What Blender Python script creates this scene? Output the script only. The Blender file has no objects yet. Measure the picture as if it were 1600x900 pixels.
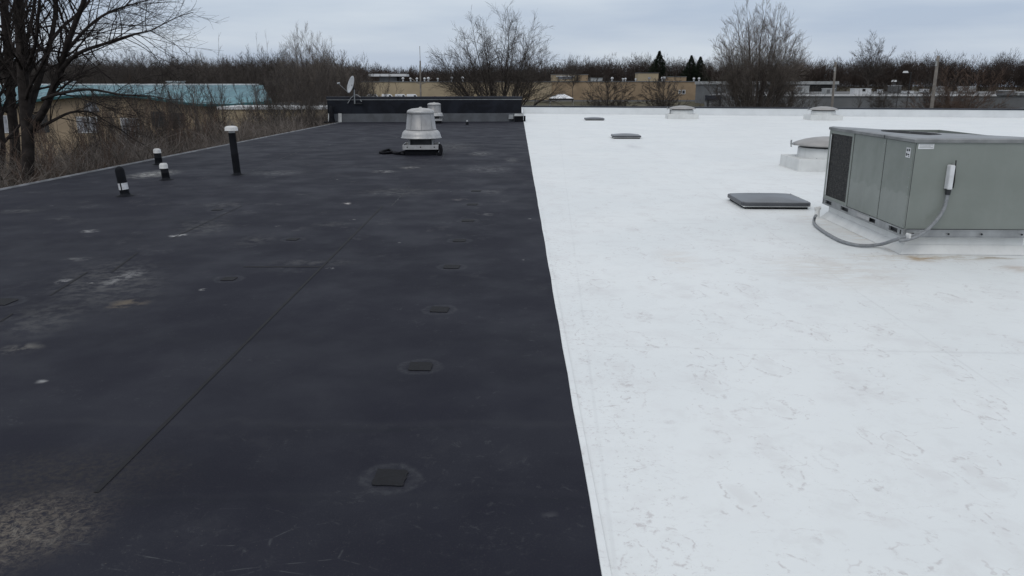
import bpy, bmesh, math, random
import numpy as np
from mathutils import Vector, Matrix
R = math.radians
C = bpy.context.scene.collection
sc = bpy.context.scene
random.seed(7); np.random.seed(7)

# ------------------------------------------------------------------ camera, sky, sun
H = 2.2; F = 1180.0; TH = R(15.08)
cam = bpy.data.cameras.new('camera'); camo = bpy.data.objects.new('camera', cam); C.objects.link(camo)
cam.sensor_width = 36; cam.lens = 36*F/1600; cam.clip_end = 4000; cam.clip_start = .05
camo.location = (0, 0, H); camo.rotation_euler = (R(90)-TH, 0, 0); sc.camera = camo
sc.view_settings.view_transform = 'Standard'; sc.view_settings.look = 'None'
sc.view_settings.exposure = 0.0; sc.view_settings.gamma = 1
SUN_EL, SUN_AZ = 48, 200          # degrees; azimuth clockwise from +Y
w = bpy.data.worlds.new('World'); sc.world = w; w.use_nodes = True
nt = w.node_tree; nt.nodes.clear()
def wn(t): return nt.nodes.new(t)
out = wn('ShaderNodeOutputWorld'); bg = wn('ShaderNodeBackground'); bg.inputs[1].default_value = .1
sky = wn('ShaderNodeTexSky'); sky.sky_type = 'NISHITA'; sky.sun_disc = False
sky.sun_elevation = R(SUN_EL); sky.sun_rotation = R(SUN_AZ); sky.air_density = 1.2; sky.dust_density = 2
tc = wn('ShaderNodeTexCoord'); mp = wn('ShaderNodeMapping'); mp.inputs['Scale'].default_value = (1.5, 1.5, 11)
mp.inputs['Location'].default_value = (.6, 1.3, .35)
nz = wn('ShaderNodeTexNoise'); nz.inputs['Scale'].default_value = 1.5; nz.inputs['Detail'].default_value = 5; nz.inputs['Roughness'].default_value = .5
nt.links.new(tc.outputs['Generated'], mp.inputs[0]); nt.links.new(mp.outputs[0], nz.inputs[0])
rp = wn('ShaderNodeValToRGB'); rp.color_ramp.elements[0].position = .38; rp.color_ramp.elements[1].position = .66
rp.color_ramp.elements[0].color = (4.5, 5.35, 6.75, 1); rp.color_ramp.elements[1].color = (6.3, 7.0, 7.9, 1)
nt.links.new(nz.outputs[0], rp.inputs[0])
sp = wn('ShaderNodeSeparateXYZ'); nt.links.new(tc.outputs['Generated'], sp.inputs[0])
mr = wn('ShaderNodeMapRange'); mr.inputs[1].default_value = .1; mr.inputs[2].default_value = .8; mr.inputs[3].default_value = 0; mr.inputs[4].default_value = 1
nt.links.new(sp.outputs[2], mr.inputs[0])
zc = wn('ShaderNodeMix'); zc.data_type = 'RGBA'; zc.inputs[6].default_value = (1, 1, 1, 1); zc.inputs[7].default_value = (1.52, 1.36, 1.18, 1); nt.links.new(mr.outputs[0], zc.inputs[0])
vm = wn('ShaderNodeVectorMath'); vm.operation = 'MULTIPLY'; nt.links.new(rp.outputs[0], vm.inputs[0]); nt.links.new(zc.outputs[2], vm.inputs[1])
mx = wn('ShaderNodeMix'); mx.data_type = 'RGBA'; mx.inputs[0].default_value = .9
nt.links.new(sky.outputs[0], mx.inputs[6]); nt.links.new(vm.outputs[0], mx.inputs[7])
nt.links.new(mx.outputs[2], bg.inputs[0]); nt.links.new(bg.outputs[0], out.inputs[0])
sl = bpy.data.lights.new('sun', 'SUN'); sl.energy = .55; sl.angle = R(28); sl.color = (1, .96, .9)
so = bpy.data.objects.new('sun', sl); C.objects.link(so)
sdir = Vector((math.sin(R(SUN_AZ))*math.cos(R(SUN_EL)), math.cos(R(SUN_AZ))*math.cos(R(SUN_EL)), math.sin(R(SUN_EL))))
so.rotation_euler = sdir.to_track_quat('Z', 'Y').to_euler(); so.location = (0, -20, 40)

# ------------------------------------------------------------------ pixel of the photograph -> place
def ray(px, py):
    x = (px-800)/F; y = (450-py)/F
    return Vector((x, math.cos(TH)+y*math.sin(TH), -math.sin(TH)+y*math.cos(TH)))
def G(px, py, z=0.0):
    d = ray(px, py); return Vector((0, 0, H)) + d*((z-H)/d.z)
def A(px, py, Y):
    d = ray(px, py); return Vector((0, 0, H)) + d*(Y/d.y)
GZ = -4.5

# ------------------------------------------------------------------ materials
class NT:
    def __init__(s, name):
        s.m = bpy.data.materials.new(name); s.m.use_nodes = True; s.t = s.m.node_tree
        s.b = s.t.nodes['Principled BSDF']; s.c = s.n('ShaderNodeTexCoord').outputs['Object']
    def n(s, t): return s.t.nodes.new(t)
    def put(s, sock, v):
        if isinstance(v, bpy.types.NodeSocket): s.t.links.new(v, sock)
        elif isinstance(v, (tuple, list)) and len(v) == 3 and sock.type == 'RGBA': sock.default_value = (*v, 1)
        else: sock.default_value = v
    def math(s, op, a, b=0., clamp=False):
        n = s.n('ShaderNodeMath'); n.operation = op; n.use_clamp = clamp; s.put(n.inputs[0], a); s.put(n.inputs[1], b); return n.outputs[0]
    def map(s, v=None, loc=(0, 0, 0), rot=0, scale=(1, 1, 1)):
        n = s.n('ShaderNodeMapping'); s.put(n.inputs[0], v or s.c)
        n.inputs['Location'].default_value = loc; n.inputs['Rotation'].default_value = (0, 0, rot); n.inputs['Scale'].default_value = scale; return n.outputs[0]
    def noise(s, scale, v=None, detail=4, rough=.55, dist=0, color=False):
        n = s.n('ShaderNodeTexNoise'); s.put(n.inputs['Vector'], v or s.c); n.inputs['Scale'].default_value = scale
        n.inputs['Detail'].default_value = detail; n.inputs['Roughness'].default_value = rough; n.inputs['Distortion'].default_value = dist
        return n.outputs[1 if color else 0]
    def voro(s, scale, v=None, feat='F1', rnd=1):
        n = s.n('ShaderNodeTexVoronoi'); n.feature = feat; s.put(n.inputs['Vector'], v or s.c); n.inputs['Scale'].default_value = scale; n.inputs['Randomness'].default_value = rnd
        return n.outputs['Distance']
    def rng(s, v, a, b, c=0., d=1.):
        n = s.n('ShaderNodeMapRange'); n.interpolation_type = 'SMOOTHSTEP'; s.put(n.inputs[0], v)
        for i, x in enumerate((a, b, c, d)): n.inputs[i+1].default_value = x
        return n.outputs[0]
    def mix(s, f, a, b):
        n = s.n('ShaderNodeMix'); n.data_type = 'RGBA'; s.put(n.inputs[0], f); s.put(n.inputs[6], a); s.put(n.inputs[7], b); return n.outputs[2]
    def sep(s, v=None):
        n = s.n('ShaderNodeSeparateXYZ'); s.put(n.inputs[0], v or s.c); return n.outputs
    def warp(s, amt, scale):
        n = s.n('ShaderNodeVectorMath'); n.operation = 'MULTIPLY_ADD'
        s.put(n.inputs[0], s.noise(scale, color=True)); n.inputs[1].default_value = (amt, amt, 0); s.put(n.inputs[2], s.c)
        m = s.n('ShaderNodeVectorMath'); m.operation = 'ADD'; s.put(m.inputs[0], n.outputs[0]); m.inputs[1].default_value = (-amt/2, -amt/2, 0)
        return m.outputs[0]
    def blob(s, v, c, rx, ry, rot=0, soft=.6):
        p = s.map(v, loc=(0, 0, 0), scale=(1, 1, 0))
        q = s.n('ShaderNodeVectorMath'); q.operation = 'SUBTRACT'; s.put(q.inputs[0], p); q.inputs[1].default_value = (c[0], c[1], 0)
        r = s.map(q.outputs[0], rot=rot); r = s.map(r, scale=(1/rx, 1/ry, 1))
        l = s.n('ShaderNodeVectorMath'); l.operation = 'LENGTH'; s.put(l.inputs[0], r)
        return s.rng(l.outputs['Value'], 1, 1-soft, 0, 1)
    def bump(s, h, strength=.3, dist=.01):
        n = s.n('ShaderNodeBump'); n.inputs['Strength'].default_value = strength; n.inputs['Distance'].default_value = dist
        s.put(n.inputs['Height'], h); s.t.links.new(n.outputs[0], s.b.inputs['Normal'])
    def fin(s, col, rough=.7, metal=0., spec=.5):
        s.put(s.b.inputs['Base Color'], col); s.put(s.b.inputs['Roughness'], rough); s.put(s.b.inputs['Metallic'], metal); s.b.inputs['Specular IOR Level'].default_value = spec
        return s.m
def mat(name, col, rough=.7, metal=0., var=.15, scale=6, spec=.4, bump=0, bscale=60, streak=0):
    t = NT(name)
    n = t.noise(scale, detail=6)
    c = t.mix(t.rng(n, .3, .7), tuple(x*(1-var) for x in col), tuple(min(1, x*(1+var)) for x in col))
    if streak:
        st = t.rng(t.noise(9, t.map(scale=(1, 1, .12)), detail=5), .5, .75, 0, streak)
        c = t.mix(st, c, tuple(x*.55 for x in col))
    if bump: t.bump(t.noise(bscale), .5, bump)
    return t.fin(c, rough, metal, spec)

M = {}
M['bark'] = mat('bark', (.034, .029, .027), .95, var=.35, scale=5, spec=.1, bump=.01, bscale=20)
M['bark_far'] = mat('bark_far', (.075, .062, .055), .95, var=.25, scale=3, spec=.1)
M['twig'] = mat('twig', (.078, .068, .062), .95, var=.3, scale=2, spec=.1)
M['twig_red'] = mat('twig_red', (.12, .085, .068), .95, var=.3, scale=2, spec=.1)
M['twig_pale'] = mat('twig_pale', (.15, .13, .115), .95, var=.25, scale=2, spec=.1)
M['wood_far'] = mat('wood_far', (.062, .05, .045), 1, var=.35, scale=.05, spec=.05)
M['needles'] = mat('needles', (.016, .022, .014), .9, var=.3, scale=.8, spec=.1)
M['brush'] = mat('brush', (.185, .162, .145), .95, var=.6, scale=.6, spec=.1)
M['black_rubber'] = mat('black_rubber', (.005, .006, .009), .75, var=.3, scale=8, spec=.2)
M['curb_black'] = mat('curb_black', (.006, .0065, .009), .8, var=.3, scale=8, spec=.15)
M['galv'] = mat('galv', (.32, .33, .335), .42, .55, var=.18, scale=4, streak=.3)
M['alu'] = mat('alu', (.44, .44, .44), .45, .35, var=.12, scale=7, streak=.35)
M['pvc'] = mat('pvc', (.62, .62, .61), .45, var=.1, scale=12, streak=.3)
M['tape'] = mat('tape', (.62, .63, .65), .35, var=.15, scale=30)
M['dish'] = mat('dish', (.42, .44, .46), .5, var=.1, scale=5)
M['white_paint'] = mat('white_paint', (.66, .67, .66), .6, var=.06, scale=3, streak=.15)
M['white_wall'] = mat('white_wall', (.69, .71, .72), .6, var=.05, scale=1.2)
M['cap'] = mat('cap', (.34, .33, .32), .5, .3, var=.12, scale=2.5, streak=.1)
M['dark_metal'] = mat('dark_metal', (.03, .032, .035), .5, .3)
M['skylight'] = mat('skylight', (.085, .09, .098), .3, var=.12, scale=3, spec=.6)
M['skyframe'] = mat('skyframe', (.075, .078, .086), .45, .2, var=.12, scale=6)
M['conduit'] = mat('conduit', (.22, .23, .24), .5, var=.15, scale=20)
M['coping'] = mat('coping', (.02, .022, .03), .45, .1, var=.2, scale=2)
M['teal'] = None
M['brick'] = mat('brick', (.29, .215, .14), .9, var=.12, scale=.25, spec=.2)
M['brick_light'] = mat('brick_light', (.38, .31, .21), .9, var=.08, scale=.15, spec=.2)
M['tan_wall'] = mat('tan_wall', (.3, .235, .165), .9, var=.15, scale=.4, spec=.2)
M['grey_wall'] = mat('grey_wall', (.15, .155, .16), .85, var=.12, scale=.2, spec=.2)
M['grey_roof'] = mat('grey_roof', (.13, .13, .13), .95, var=.3, scale=.15)
M['white_trim'] = mat('white_trim', (.6, .61, .62), .6)
M['unit_grey'] = mat('unit_grey', (.34, .35, .35), .6, var=.15, scale=1)
M['glass'] = mat('glass', (.03, .035, .04), .12, var=.2, spec=.8)
M['window_light'] = mat('window_light', (.3, .31, .34), .3, var=.35, scale=2)
M['pole'] = mat('pole', (.22, .2, .18), .9, var=.25, scale=2)
M['car_white'] = mat('car_white', (.75, .76, .78), .25, var=.03, spec=.6)
M['car_dark'] = mat('car_dark', (.03, .03, .035), .25, var=.1, spec=.6)
M['car_red'] = mat('car_red', (.14, .03, .03), .25, var=.1, spec=.6)
M['tyre'] = mat('tyre', (.015, .015, .015), .9)
M['cabinet'] = None

# HVAC paint: grey-green with chalky streaks
t = NT('cabinet_paint')
c = t.mix(t.rng(t.noise(1.6, detail=5), .3, .7), (.185, .205, .186), (.215, .236, .217))
st = t.rng(t.noise(7, t.map(scale=(1, 1, .1)), detail=5), .52, .8, 0, .22)
c = t.mix(st, c, (.26, .27, .26))
c = t.mix(t.rng(t.noise(30, detail=3), .62, .8, 0, .25), c, (.11, .11, .1))
sx_ = t.sep(t.warp(.0, 1)); wz = t.math('ADD', sx_[2], t.math('MULTIPLY', t.noise(2.6, detail=3), .35))
low_ = t.math('MULTIPLY', t.rng(wz, .98, .93), t.rng(sx_[0], .03, .015))
c = t.mix(t.math('MULTIPLY', low_, t.rng(sx_[2], .3, .75, .15, .5)), c, (.275, .29, .275))
M['cabinet'] = t.fin(c, t.rng(t.noise(3), .3, .7, .38, .6), 0., .4)
t = NT('cabinet_top')
c = t.mix(t.rng(t.noise(2.6, detail=6), .3, .7), (.15, .155, .155), (.27, .275, .275))
M['cab_top'] = t.fin(c, .4, .3, .5)
# coil
t = NT('coil_mesh')
z = t.sep()
wv = t.math('SINE', t.math('MULTIPLY', z[2], 330)); wy = t.math('SINE', t.math('MULTIPLY', z[1], 260))
g = t.math('MAXIMUM', t.rng(wv, .5, 1), t.rng(wy, .6, 1))
c = t.mix(t.math('MULTIPLY', g, t.rng(t.noise(18), .35, .7)), (.018, .018, .017), (.17, .16, .15))
c = t.mix(t.rng(t.noise(45, detail=2), .66, .74), c, (.28, .25, .2))
M['coil'] = t.fin(c, .7, .2)
# teal metal roof
t = NT('teal_metal')
z = t.sep()
seam = t.rng(t.math('ABSOLUTE', t.math('SUBTRACT', t.math('FRACT', t.math('MULTIPLY', z[0], 1.6)), .5)), .42, .5)
c = t.mix(t.rng(t.noise(.35, detail=3, dist=1), .35, .65), (.035, .12, .15), (.085, .225, .26))
c = t.mix(t.rng(t.noise(1.1, t.map(scale=(1, .3, 1)), detail=5, dist=1.5), .52, .72, 0, .7), c, (.26, .38, .42))
c = t.mix(t.math('MULTIPLY', seam, .7), c, (.02, .07, .09))
M['teal'] = t.fin(c, .5, .0, .35)
M['teal_trim'] = mat('teal_trim', (.02, .09, .1), .5)

# dark EPDM roof
t = NT('dark_membrane')
W = t.warp(.25, 2.2); W2 = t.warp(.5, 1.1)
c = t.mix(t.rng(t.noise(.45, detail=5), .32, .68), (.0108, .0115, .0200), (.0142, .0149, .0245))
c = t.mix(t.rng(t.noise(2.3, detail=6), .45, .75, 0, .5), c, (.0175, .0186, .028))
c = t.mix(t.rng(t.noise(90, detail=2), .5, .75, 0, .35), c, (.032, .033, .037))
sep = t.sep(W)
# membrane laps across the roof: slightly darker bands
for py, wd, k in ((683, .03, .5), (802, .02, .3), (600, .1, .12), (416, .03, .3), (286, .08, .25), (540, .06, .15), (262, .12, .3), (350, .08, .15)):
    y0 = G(600, py).y
    band = t.rng(t.math('ABSOLUTE', t.math('SUBTRACT', sep[1], y0+.12)), wd*1.6, wd*.4, 0, k)
    band = t.math('MULTIPLY', band, t.rng(t.noise(.8), .35, .6))
    c = t.mix(band, c, (.012, .014, .02))
    up = t.rng(t.math('ABSOLUTE', t.math('SUBTRACT', sep[1], y0+.12+wd*3)), wd*3, 0, 0, k*.18)
    c = t.mix(up, c, (.06, .062, .066))
# scattered scuffs
sc1 = t.math('MULTIPLY', t.rng(t.noise(1.7, W2, detail=6, rough=.65), .56, .68), t.rng(t.noise(9, detail=5, rough=.7), .42, .62))
far = t.rng(t.sep()[1], 6, 14, .15, 1)
sc1 = t.math('MULTIPLY', sc1, far)
c = t.mix(t.math('MULTIPLY', sc1, .38), c, (.11, .11, .115))
spk = t.math('MULTIPLY', t.rng(t.voro(1.05, W), .085, .03), t.rng(t.noise(12, detail=4), .5, .6))
c = t.mix(t.math('MULTIPLY', spk, t.rng(t.sep()[1], 4, 9, .1, .7)), c, (.33, .33, .33))
fs_ = t.math('MULTIPLY', t.rng(t.noise(13, t.warp(.3, 3), detail=8, rough=.8), .56, .66), t.rng(t.noise(1.0, t.map(loc=(9, 3, 0)), detail=3), .42, .6))
c = t.mix(t.math('MULTIPLY', fs_, .35), c, (.07, .072, .078))
W3 = t.warp(.07, 7); HN = t.rng(t.noise(20, detail=6, rough=.75), .38, .62, .08, .36)
# chalky marks seen in particular places
def stain(c, px, py, wpx, hpx, rot, col, k, gr=6, lo=.4, hi=.62):
    p = G(px, py); a = (G(px+wpx, py)-G(px-wpx, py)).length/2; b = abs((G(px, py-hpx)-G(px, py+hpx)).y)/2
    m = t.math('MULTIPLY', t.blob(W, p, a, b, R(rot), .9), t.rng(t.noise(gr, detail=6, rough=.7), lo, hi, 0, k))
    return t.mix(m, c, col)
for s in ((170, 440, 120, 60, -25, (.10, .10, .10), .55), (195, 432, 24, 18, 0, (.3, .3, .3), .7), (60, 500, 80, 40, -25, (.09, .09, .09), .5),
          (200, 474, 40, 10, 0, (.15, .12, .085), .7), (30, 545, 45, 14, 0, (.2, .19, .17), .6), (240, 272, 45, 9, 0, (.42, .42, .4), .8),
          (98, 440, 14, 5, 0, (.5, .5, .5), .9), (280, 368, 16, 4, 0, (.6, .6, .6), .95), (140, 361, 16, 3, 0, (.4, .4, .4), .8),
          (68, 594, 16, 5, 0, (.4, .4, .4), .6), (540, 318, 10, 2.5, 0, (.55, .52, .5), .9), (600, 268, 30, 3, 0, (.25, .25, .25), .7),
          (440, 270, 60, 6, 0, (.15, .15, .15), .5), (760, 265, 60, 8, 0, (.16, .16, .17), .6), (700, 230, 60, 12, 0, (.15, .15, .15), .5),
          (320, 355, 60, 20, -20, (.1, .1, .1), .5), (400, 375, 40, 12, 0, (.11, .11, .11), .4), (620, 300, 90, 10, 0, (.1, .1, .1), .5), (490, 410, 90, 8, 0, (.12, .12, .12), .4), (750, 240, 26, 5, 0, (.2, .2, .2), .6), (768, 300, 22, 5, 0, (.15, .15, .15), .6), (800, 250, 16, 6, 0, (.17, .17, .17), .6), (640, 262, 22, 3, 0, (.26, .25, .24), .7), (520, 350, 40, 6, 0, (.1, .1, .1), .5), (350, 320, 50, 7, 0, (.12, .12, .12), .5), (760, 335, 16, 3, 0, (.2, .2, .2), .6), (720, 312, 18, 3, 0, (.16, .15, .15), .6), (30, 330, 50, 5, 0, (.14, .14, .14), .5), (120, 405, 30, 5, 0, (.2, .2, .2), .6)):
    c = stain(c, *s)
for px, py, rr_ in ((610, 747, .20), (657, 573, .20), (687, 484, .20), (706, 417, .21), (718, 376, .21), (731, 345, .22), (738, 319.5, .22), (744, 298.5, .24), (458, 374, .2), (340, 328, .22), (3, 472, .26), (358, 436, .2)):
    p = G(px, py); q = t.n('ShaderNodeVectorMath'); q.operation = 'DISTANCE'; t.put(q.inputs[0], t.map(W3 if 'W3' in globals() else t.warp(.07, 7), scale=(1, 1, 0))); q.inputs[1].default_value = (p.x, p.y, 0)
    dd = q.outputs['Value']; hal = t.math('MULTIPLY', t.rng(dd, rr_, rr_*.8), t.rng(dd, rr_*.45, rr_*.85, .3, 1))
    hal = t.math('MULTIPLY', hal, HN)
    c = t.mix(hal, c, (.075, .078, .085))
# dried silt in the near left corner
silt = t.blob(W, (G(-10, 835).x, G(-10, 835).y), .72, .55, R(-20), .95)
silt2 = t.blob(W, (G(100, 740).x, G(100, 740).y), 1.0, .5, R(0), .95)
c = t.mix(t.math('MULTIPLY', silt2, t.rng(t.noise(24, detail=7, rough=.75), .38, .68, .05, .6)), c, (.05, .045, .038))
c = t.mix(t.math('MULTIPLY', silt, t.rng(t.noise(30, t.warp(.1,8), detail=7, rough=.8), .40, .62, .0, 1)), c, (.125, .108, .09))
c = t.mix(t.math('MULTIPLY', t.math('MULTIPLY', silt, t.rng(t.noise(7, t.warp(.2, 4), detail=7, rough=.8, dist=1), .52, .62)), .7), c, (.17, .155, .135))
# scratches by the lower edge
scr = t.n('ShaderNodeMath'); 
ve = t.rng(t.voro(1.6, t.map(t.warp(.03, 3), rot=.4, scale=(.5, 1.1, 1)), 'DISTANCE_TO_EDGE'), .007, .001)
ve2 = t.rng(t.voro(3.1, t.map(t.warp(.03, 3), loc=(3, 1, 0), rot=-.5, scale=(.45, 1, 1)), 'DISTANCE_TO_EDGE'), .012, .002)
v = t.math('MULTIPLY', t.math('MAXIMUM', ve, ve2), t.rng(t.noise(7, detail=5, rough=.7), .48, .62))
zone = t.blob(None, (G(330, 870).x, G(330, 870).y), 1.5, .65, 0, .9)
c = t.mix(t.math('MULTIPLY', t.math('MULTIPLY', v, zone), .5), c, (.10, .105, .11))
crumb = t.math('MULTIPLY', t.rng(t.noise(75, detail=3), .68, .74), zone)
c = t.mix(t.math('MULTIPLY', crumb, .6), c, (.12, .11, .1))
h = t.math('ADD', t.math('MULTIPLY', t.noise(1.4, detail=3), 1.0), t.math('MULTIPLY', t.noise(120, detail=2), .05))
t.bump(h, .3, .012)
M['dark_roof'] = t.fin(c, t.rng(t.noise(1.2, detail=5), .3, .7, .65, .85), 0, .2)

# white TPO roof
t = NT('white_membrane')
W = t.warp(.2, 2.5)
c = t.mix(t.rng(t.noise(.5, detail=5), .3, .7), (.755, .785, .79), (.80, .825, .825))
c = t.mix(t.rng(t.noise(1.8, detail=7, rough=.65), .48, .72, 0, .5), c, (.675, .68, .685))
near = t.rng(t.sep()[1], 30, 6, .2, 1)
# round scuffs (boot marks)
for scl, loc, rr in ((2.6, (5.1, 9.2, 0), .24), (2.1, (.4, 1.3, 0), .26), (3.3, (4.3, 2.2, 0), .25), (1.5, (8.1, 5.2, 0), .18)):
    d = t.voro(scl, t.map(t.warp(.26, 4), loc=loc, rot=loc[0], scale=(1, .5, 1)))
    ring = t.math('MULTIPLY', t.rng(d, rr-.035, rr), t.rng(d, rr+.03, rr))
    ring = t.math('MULTIPLY', ring, t.rng(t.noise(14, detail=6, rough=.75), .46, .58))
    ring = t.math('MULTIPLY', ring, t.rng(t.noise(.9, t.map(loc=loc)), .38, .54))
    c = t.mix(t.math('MULTIPLY', t.math('MULTIPLY', ring, near), .5), c, (.42, .38, .38))
    fill = t.math('MULTIPLY', t.rng(d, rr, rr*.6), t.rng(t.noise(3.5, t.map(loc=loc), detail=5), .45, .65))
    c = t.mix(t.math('MULTIPLY', t.math('MULTIPLY', fill, near), .35), c, (.64, .635, .635))
wr = t.rng(t.voro(2.3, t.map(t.warp(.7, 2.2), scale=(.8, 1.2, 1)), 'DISTANCE_TO_EDGE'), .02, .004)
wr = t.math('MULTIPLY', wr, t.rng(t.noise(6, detail=6, rough=.8), .5, .6))
c = t.mix(t.math('MULTIPLY', t.math('MULTIPLY', wr, near), .4), c, (.5, .47, .47))
c = t.mix(t.math('MULTIPLY', t.rng(t.noise(5, t.warp(.4, 2), detail=8, rough=.75), .5, .66), .22), c, (.62, .62, .62))
grit = t.math('MULTIPLY', t.rng(t.noise(22, t.warp(.3, 3), detail=7, rough=.8), .575, .67), t.rng(t.noise(1.1, t.map(loc=(2, 7, 0)), detail=3), .38, .6))
c = t.mix(t.math('MULTIPLY', t.math('MULTIPLY', grit, near), .45), c, (.42, .39, .38))
# grime along the lap with the dark roof
xs = t.sep(W)
e = t.rng(t.math('ABSOLUTE', t.math('SUBTRACT', xs[0], .7)), .45, .05)
e = t.math('MULTIPLY', e, t.rng(t.noise(16, detail=7, rough=.8), .54, .66))
c = t.mix(t.math('MULTIPLY', t.math('MULTIPLY', e, near), .6), c, (.40, .36, .36))
# seams of the sheets
pr = t.sep(t.map(rot=R(3)))
for ax, per, off, k in ((1, 6.1, 2.9, .09), (0, 3.05, 1.2, .09)):
    f = t.math('FRACT', t.math('DIVIDE', t.math('ADD', pr[ax], off), per))
    l = t.rng(t.math('ABSOLUTE', t.math('SUBTRACT', f, .5)), .006, .001)
    l = t.math('MULTIPLY', l, t.rng(t.noise(1.3, detail=4), .35, .6, .25, 1))
    c = t.mix(t.math('MULTIPLY', l, k*1.6), c, (.42, .42, .43))
# rust and silt round the big unit
for px, py, wp, hp, rot, col, k in ((1440, 402, 190, 10, 0, (.50, .42, .32), .8), (1430, 405, 70, 5, 0, (.40, .27, .14), .95), (1540, 403, 90, 4, 0, (.33, .26, .18), .9),
        (1350, 365, 60, 22, 25, (.62, .56, .48), .7), (1390, 388, 40, 10, 0, (.55, .45, .34), .7), (1590, 420, 60, 8, 0, (.5, .42, .35), .7),
        (1060, 405, 70, 25, 0, (.68, .65, .61), .6), (1300, 420, 220, 40, 0, (.63, .60, .56), .6), (1250, 262, 60, 10, 0, (.6, .6, .58), .5),
        (990, 229, 25, 5, 0, (.5, .51, .53), .7), (1280, 345, 60, 25, 0, (.66, .62, .57), .5)):
    p = G(px, py); a = wp/F*(p-Vector((0, 0, H))).length/1.; b = abs((G(px, py-hp)-G(px, py+hp)).y)/2
    m = t.math('MULTIPLY', t.blob(W, p, a*.7, b, R(rot), .9), t.rng(t.noise(5, t.map(scale=(.6, 1.6, 1)), detail=7, rough=.7), .38, .6, 0, k))
    c = t.mix(m, c, col)
t.bump(t.math('ADD', t.noise(.9, detail=3), t.math('MULTIPLY', t.noise(25), .02)), .25, .04)
M['white_roof'] = t.fin(c, .5, 0, .35)
# ground
t = NT('ground')
c = t.mix(t.rng(t.noise(.06, detail=6), .4, .6), (.07, .062, .04), (.12, .105, .075))
c = t.mix(t.rng(t.noise(2, detail=6), .4, .7, 0, .6), c, (.05, .055, .03))
M['ground'] = t.fin(c, 1, 0, .1)
M['asphalt'] = mat('asphalt', (.06, .06, .062), .9, var=.2, scale=.3)
# weathered black wall
t = NT('black_wall')
c = t.mix(t.rng(t.noise(1.3, detail=5, dist=.6), .4, .65), (.003, .0042, .0085), (.010, .0125, .020))
c = t.mix(t.rng(t.noise(5, detail=5), .6, .75, 0, .4), c, (.026, .03, .038))
M['black_wall'] = t.fin(c, .6, 0, .25)
M['flash_grey'] = mat('flash_grey', (.062, .068, .078), .6, var=.25, scale=1.5)
M['drum'] = mat('drum', (.31, .31, .315), .42, .35, var=.1, scale=5, streak=.55)
M['edge'] = mat('edge', (.16, .165, .175), .6, var=.35, scale=3)
M['seam_pale'] = mat('seam_pale', (.032, .034, .039), .8, var=.5, scale=3)
M['seam'] = mat('seam', (.0055, .0055, .008), .8, var=.3, scale=25)
M['patch'] = mat('patch', (.0055, .0058, .0085), .85, var=.3, scale=25, bump=.004)
# ring of wiped dust round each patch
t = NT('patch_ring')
rl0 = t.n('ShaderNodeVectorMath'); rl0.operation = 'LENGTH'; t.put(rl0.inputs[0], t.map(t.warp(.05, 9), scale=(.85, 1.1, 0)))
rb = t.math('MULTIPLY', t.rng(rl0.outputs['Value'], .155, .12), t.rng(rl0.outputs['Value'], .07, .12, .35, 1))
rb = t.math('MULTIPLY', rb, t.rng(t.noise(22, detail=6, rough=.75), .35, .6, .25, 1))
M['ring'] = t.fin(t.mix(rb, (.0150, .0160, .0235), (.042, .045, .052)), .78, 0, .2)

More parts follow.
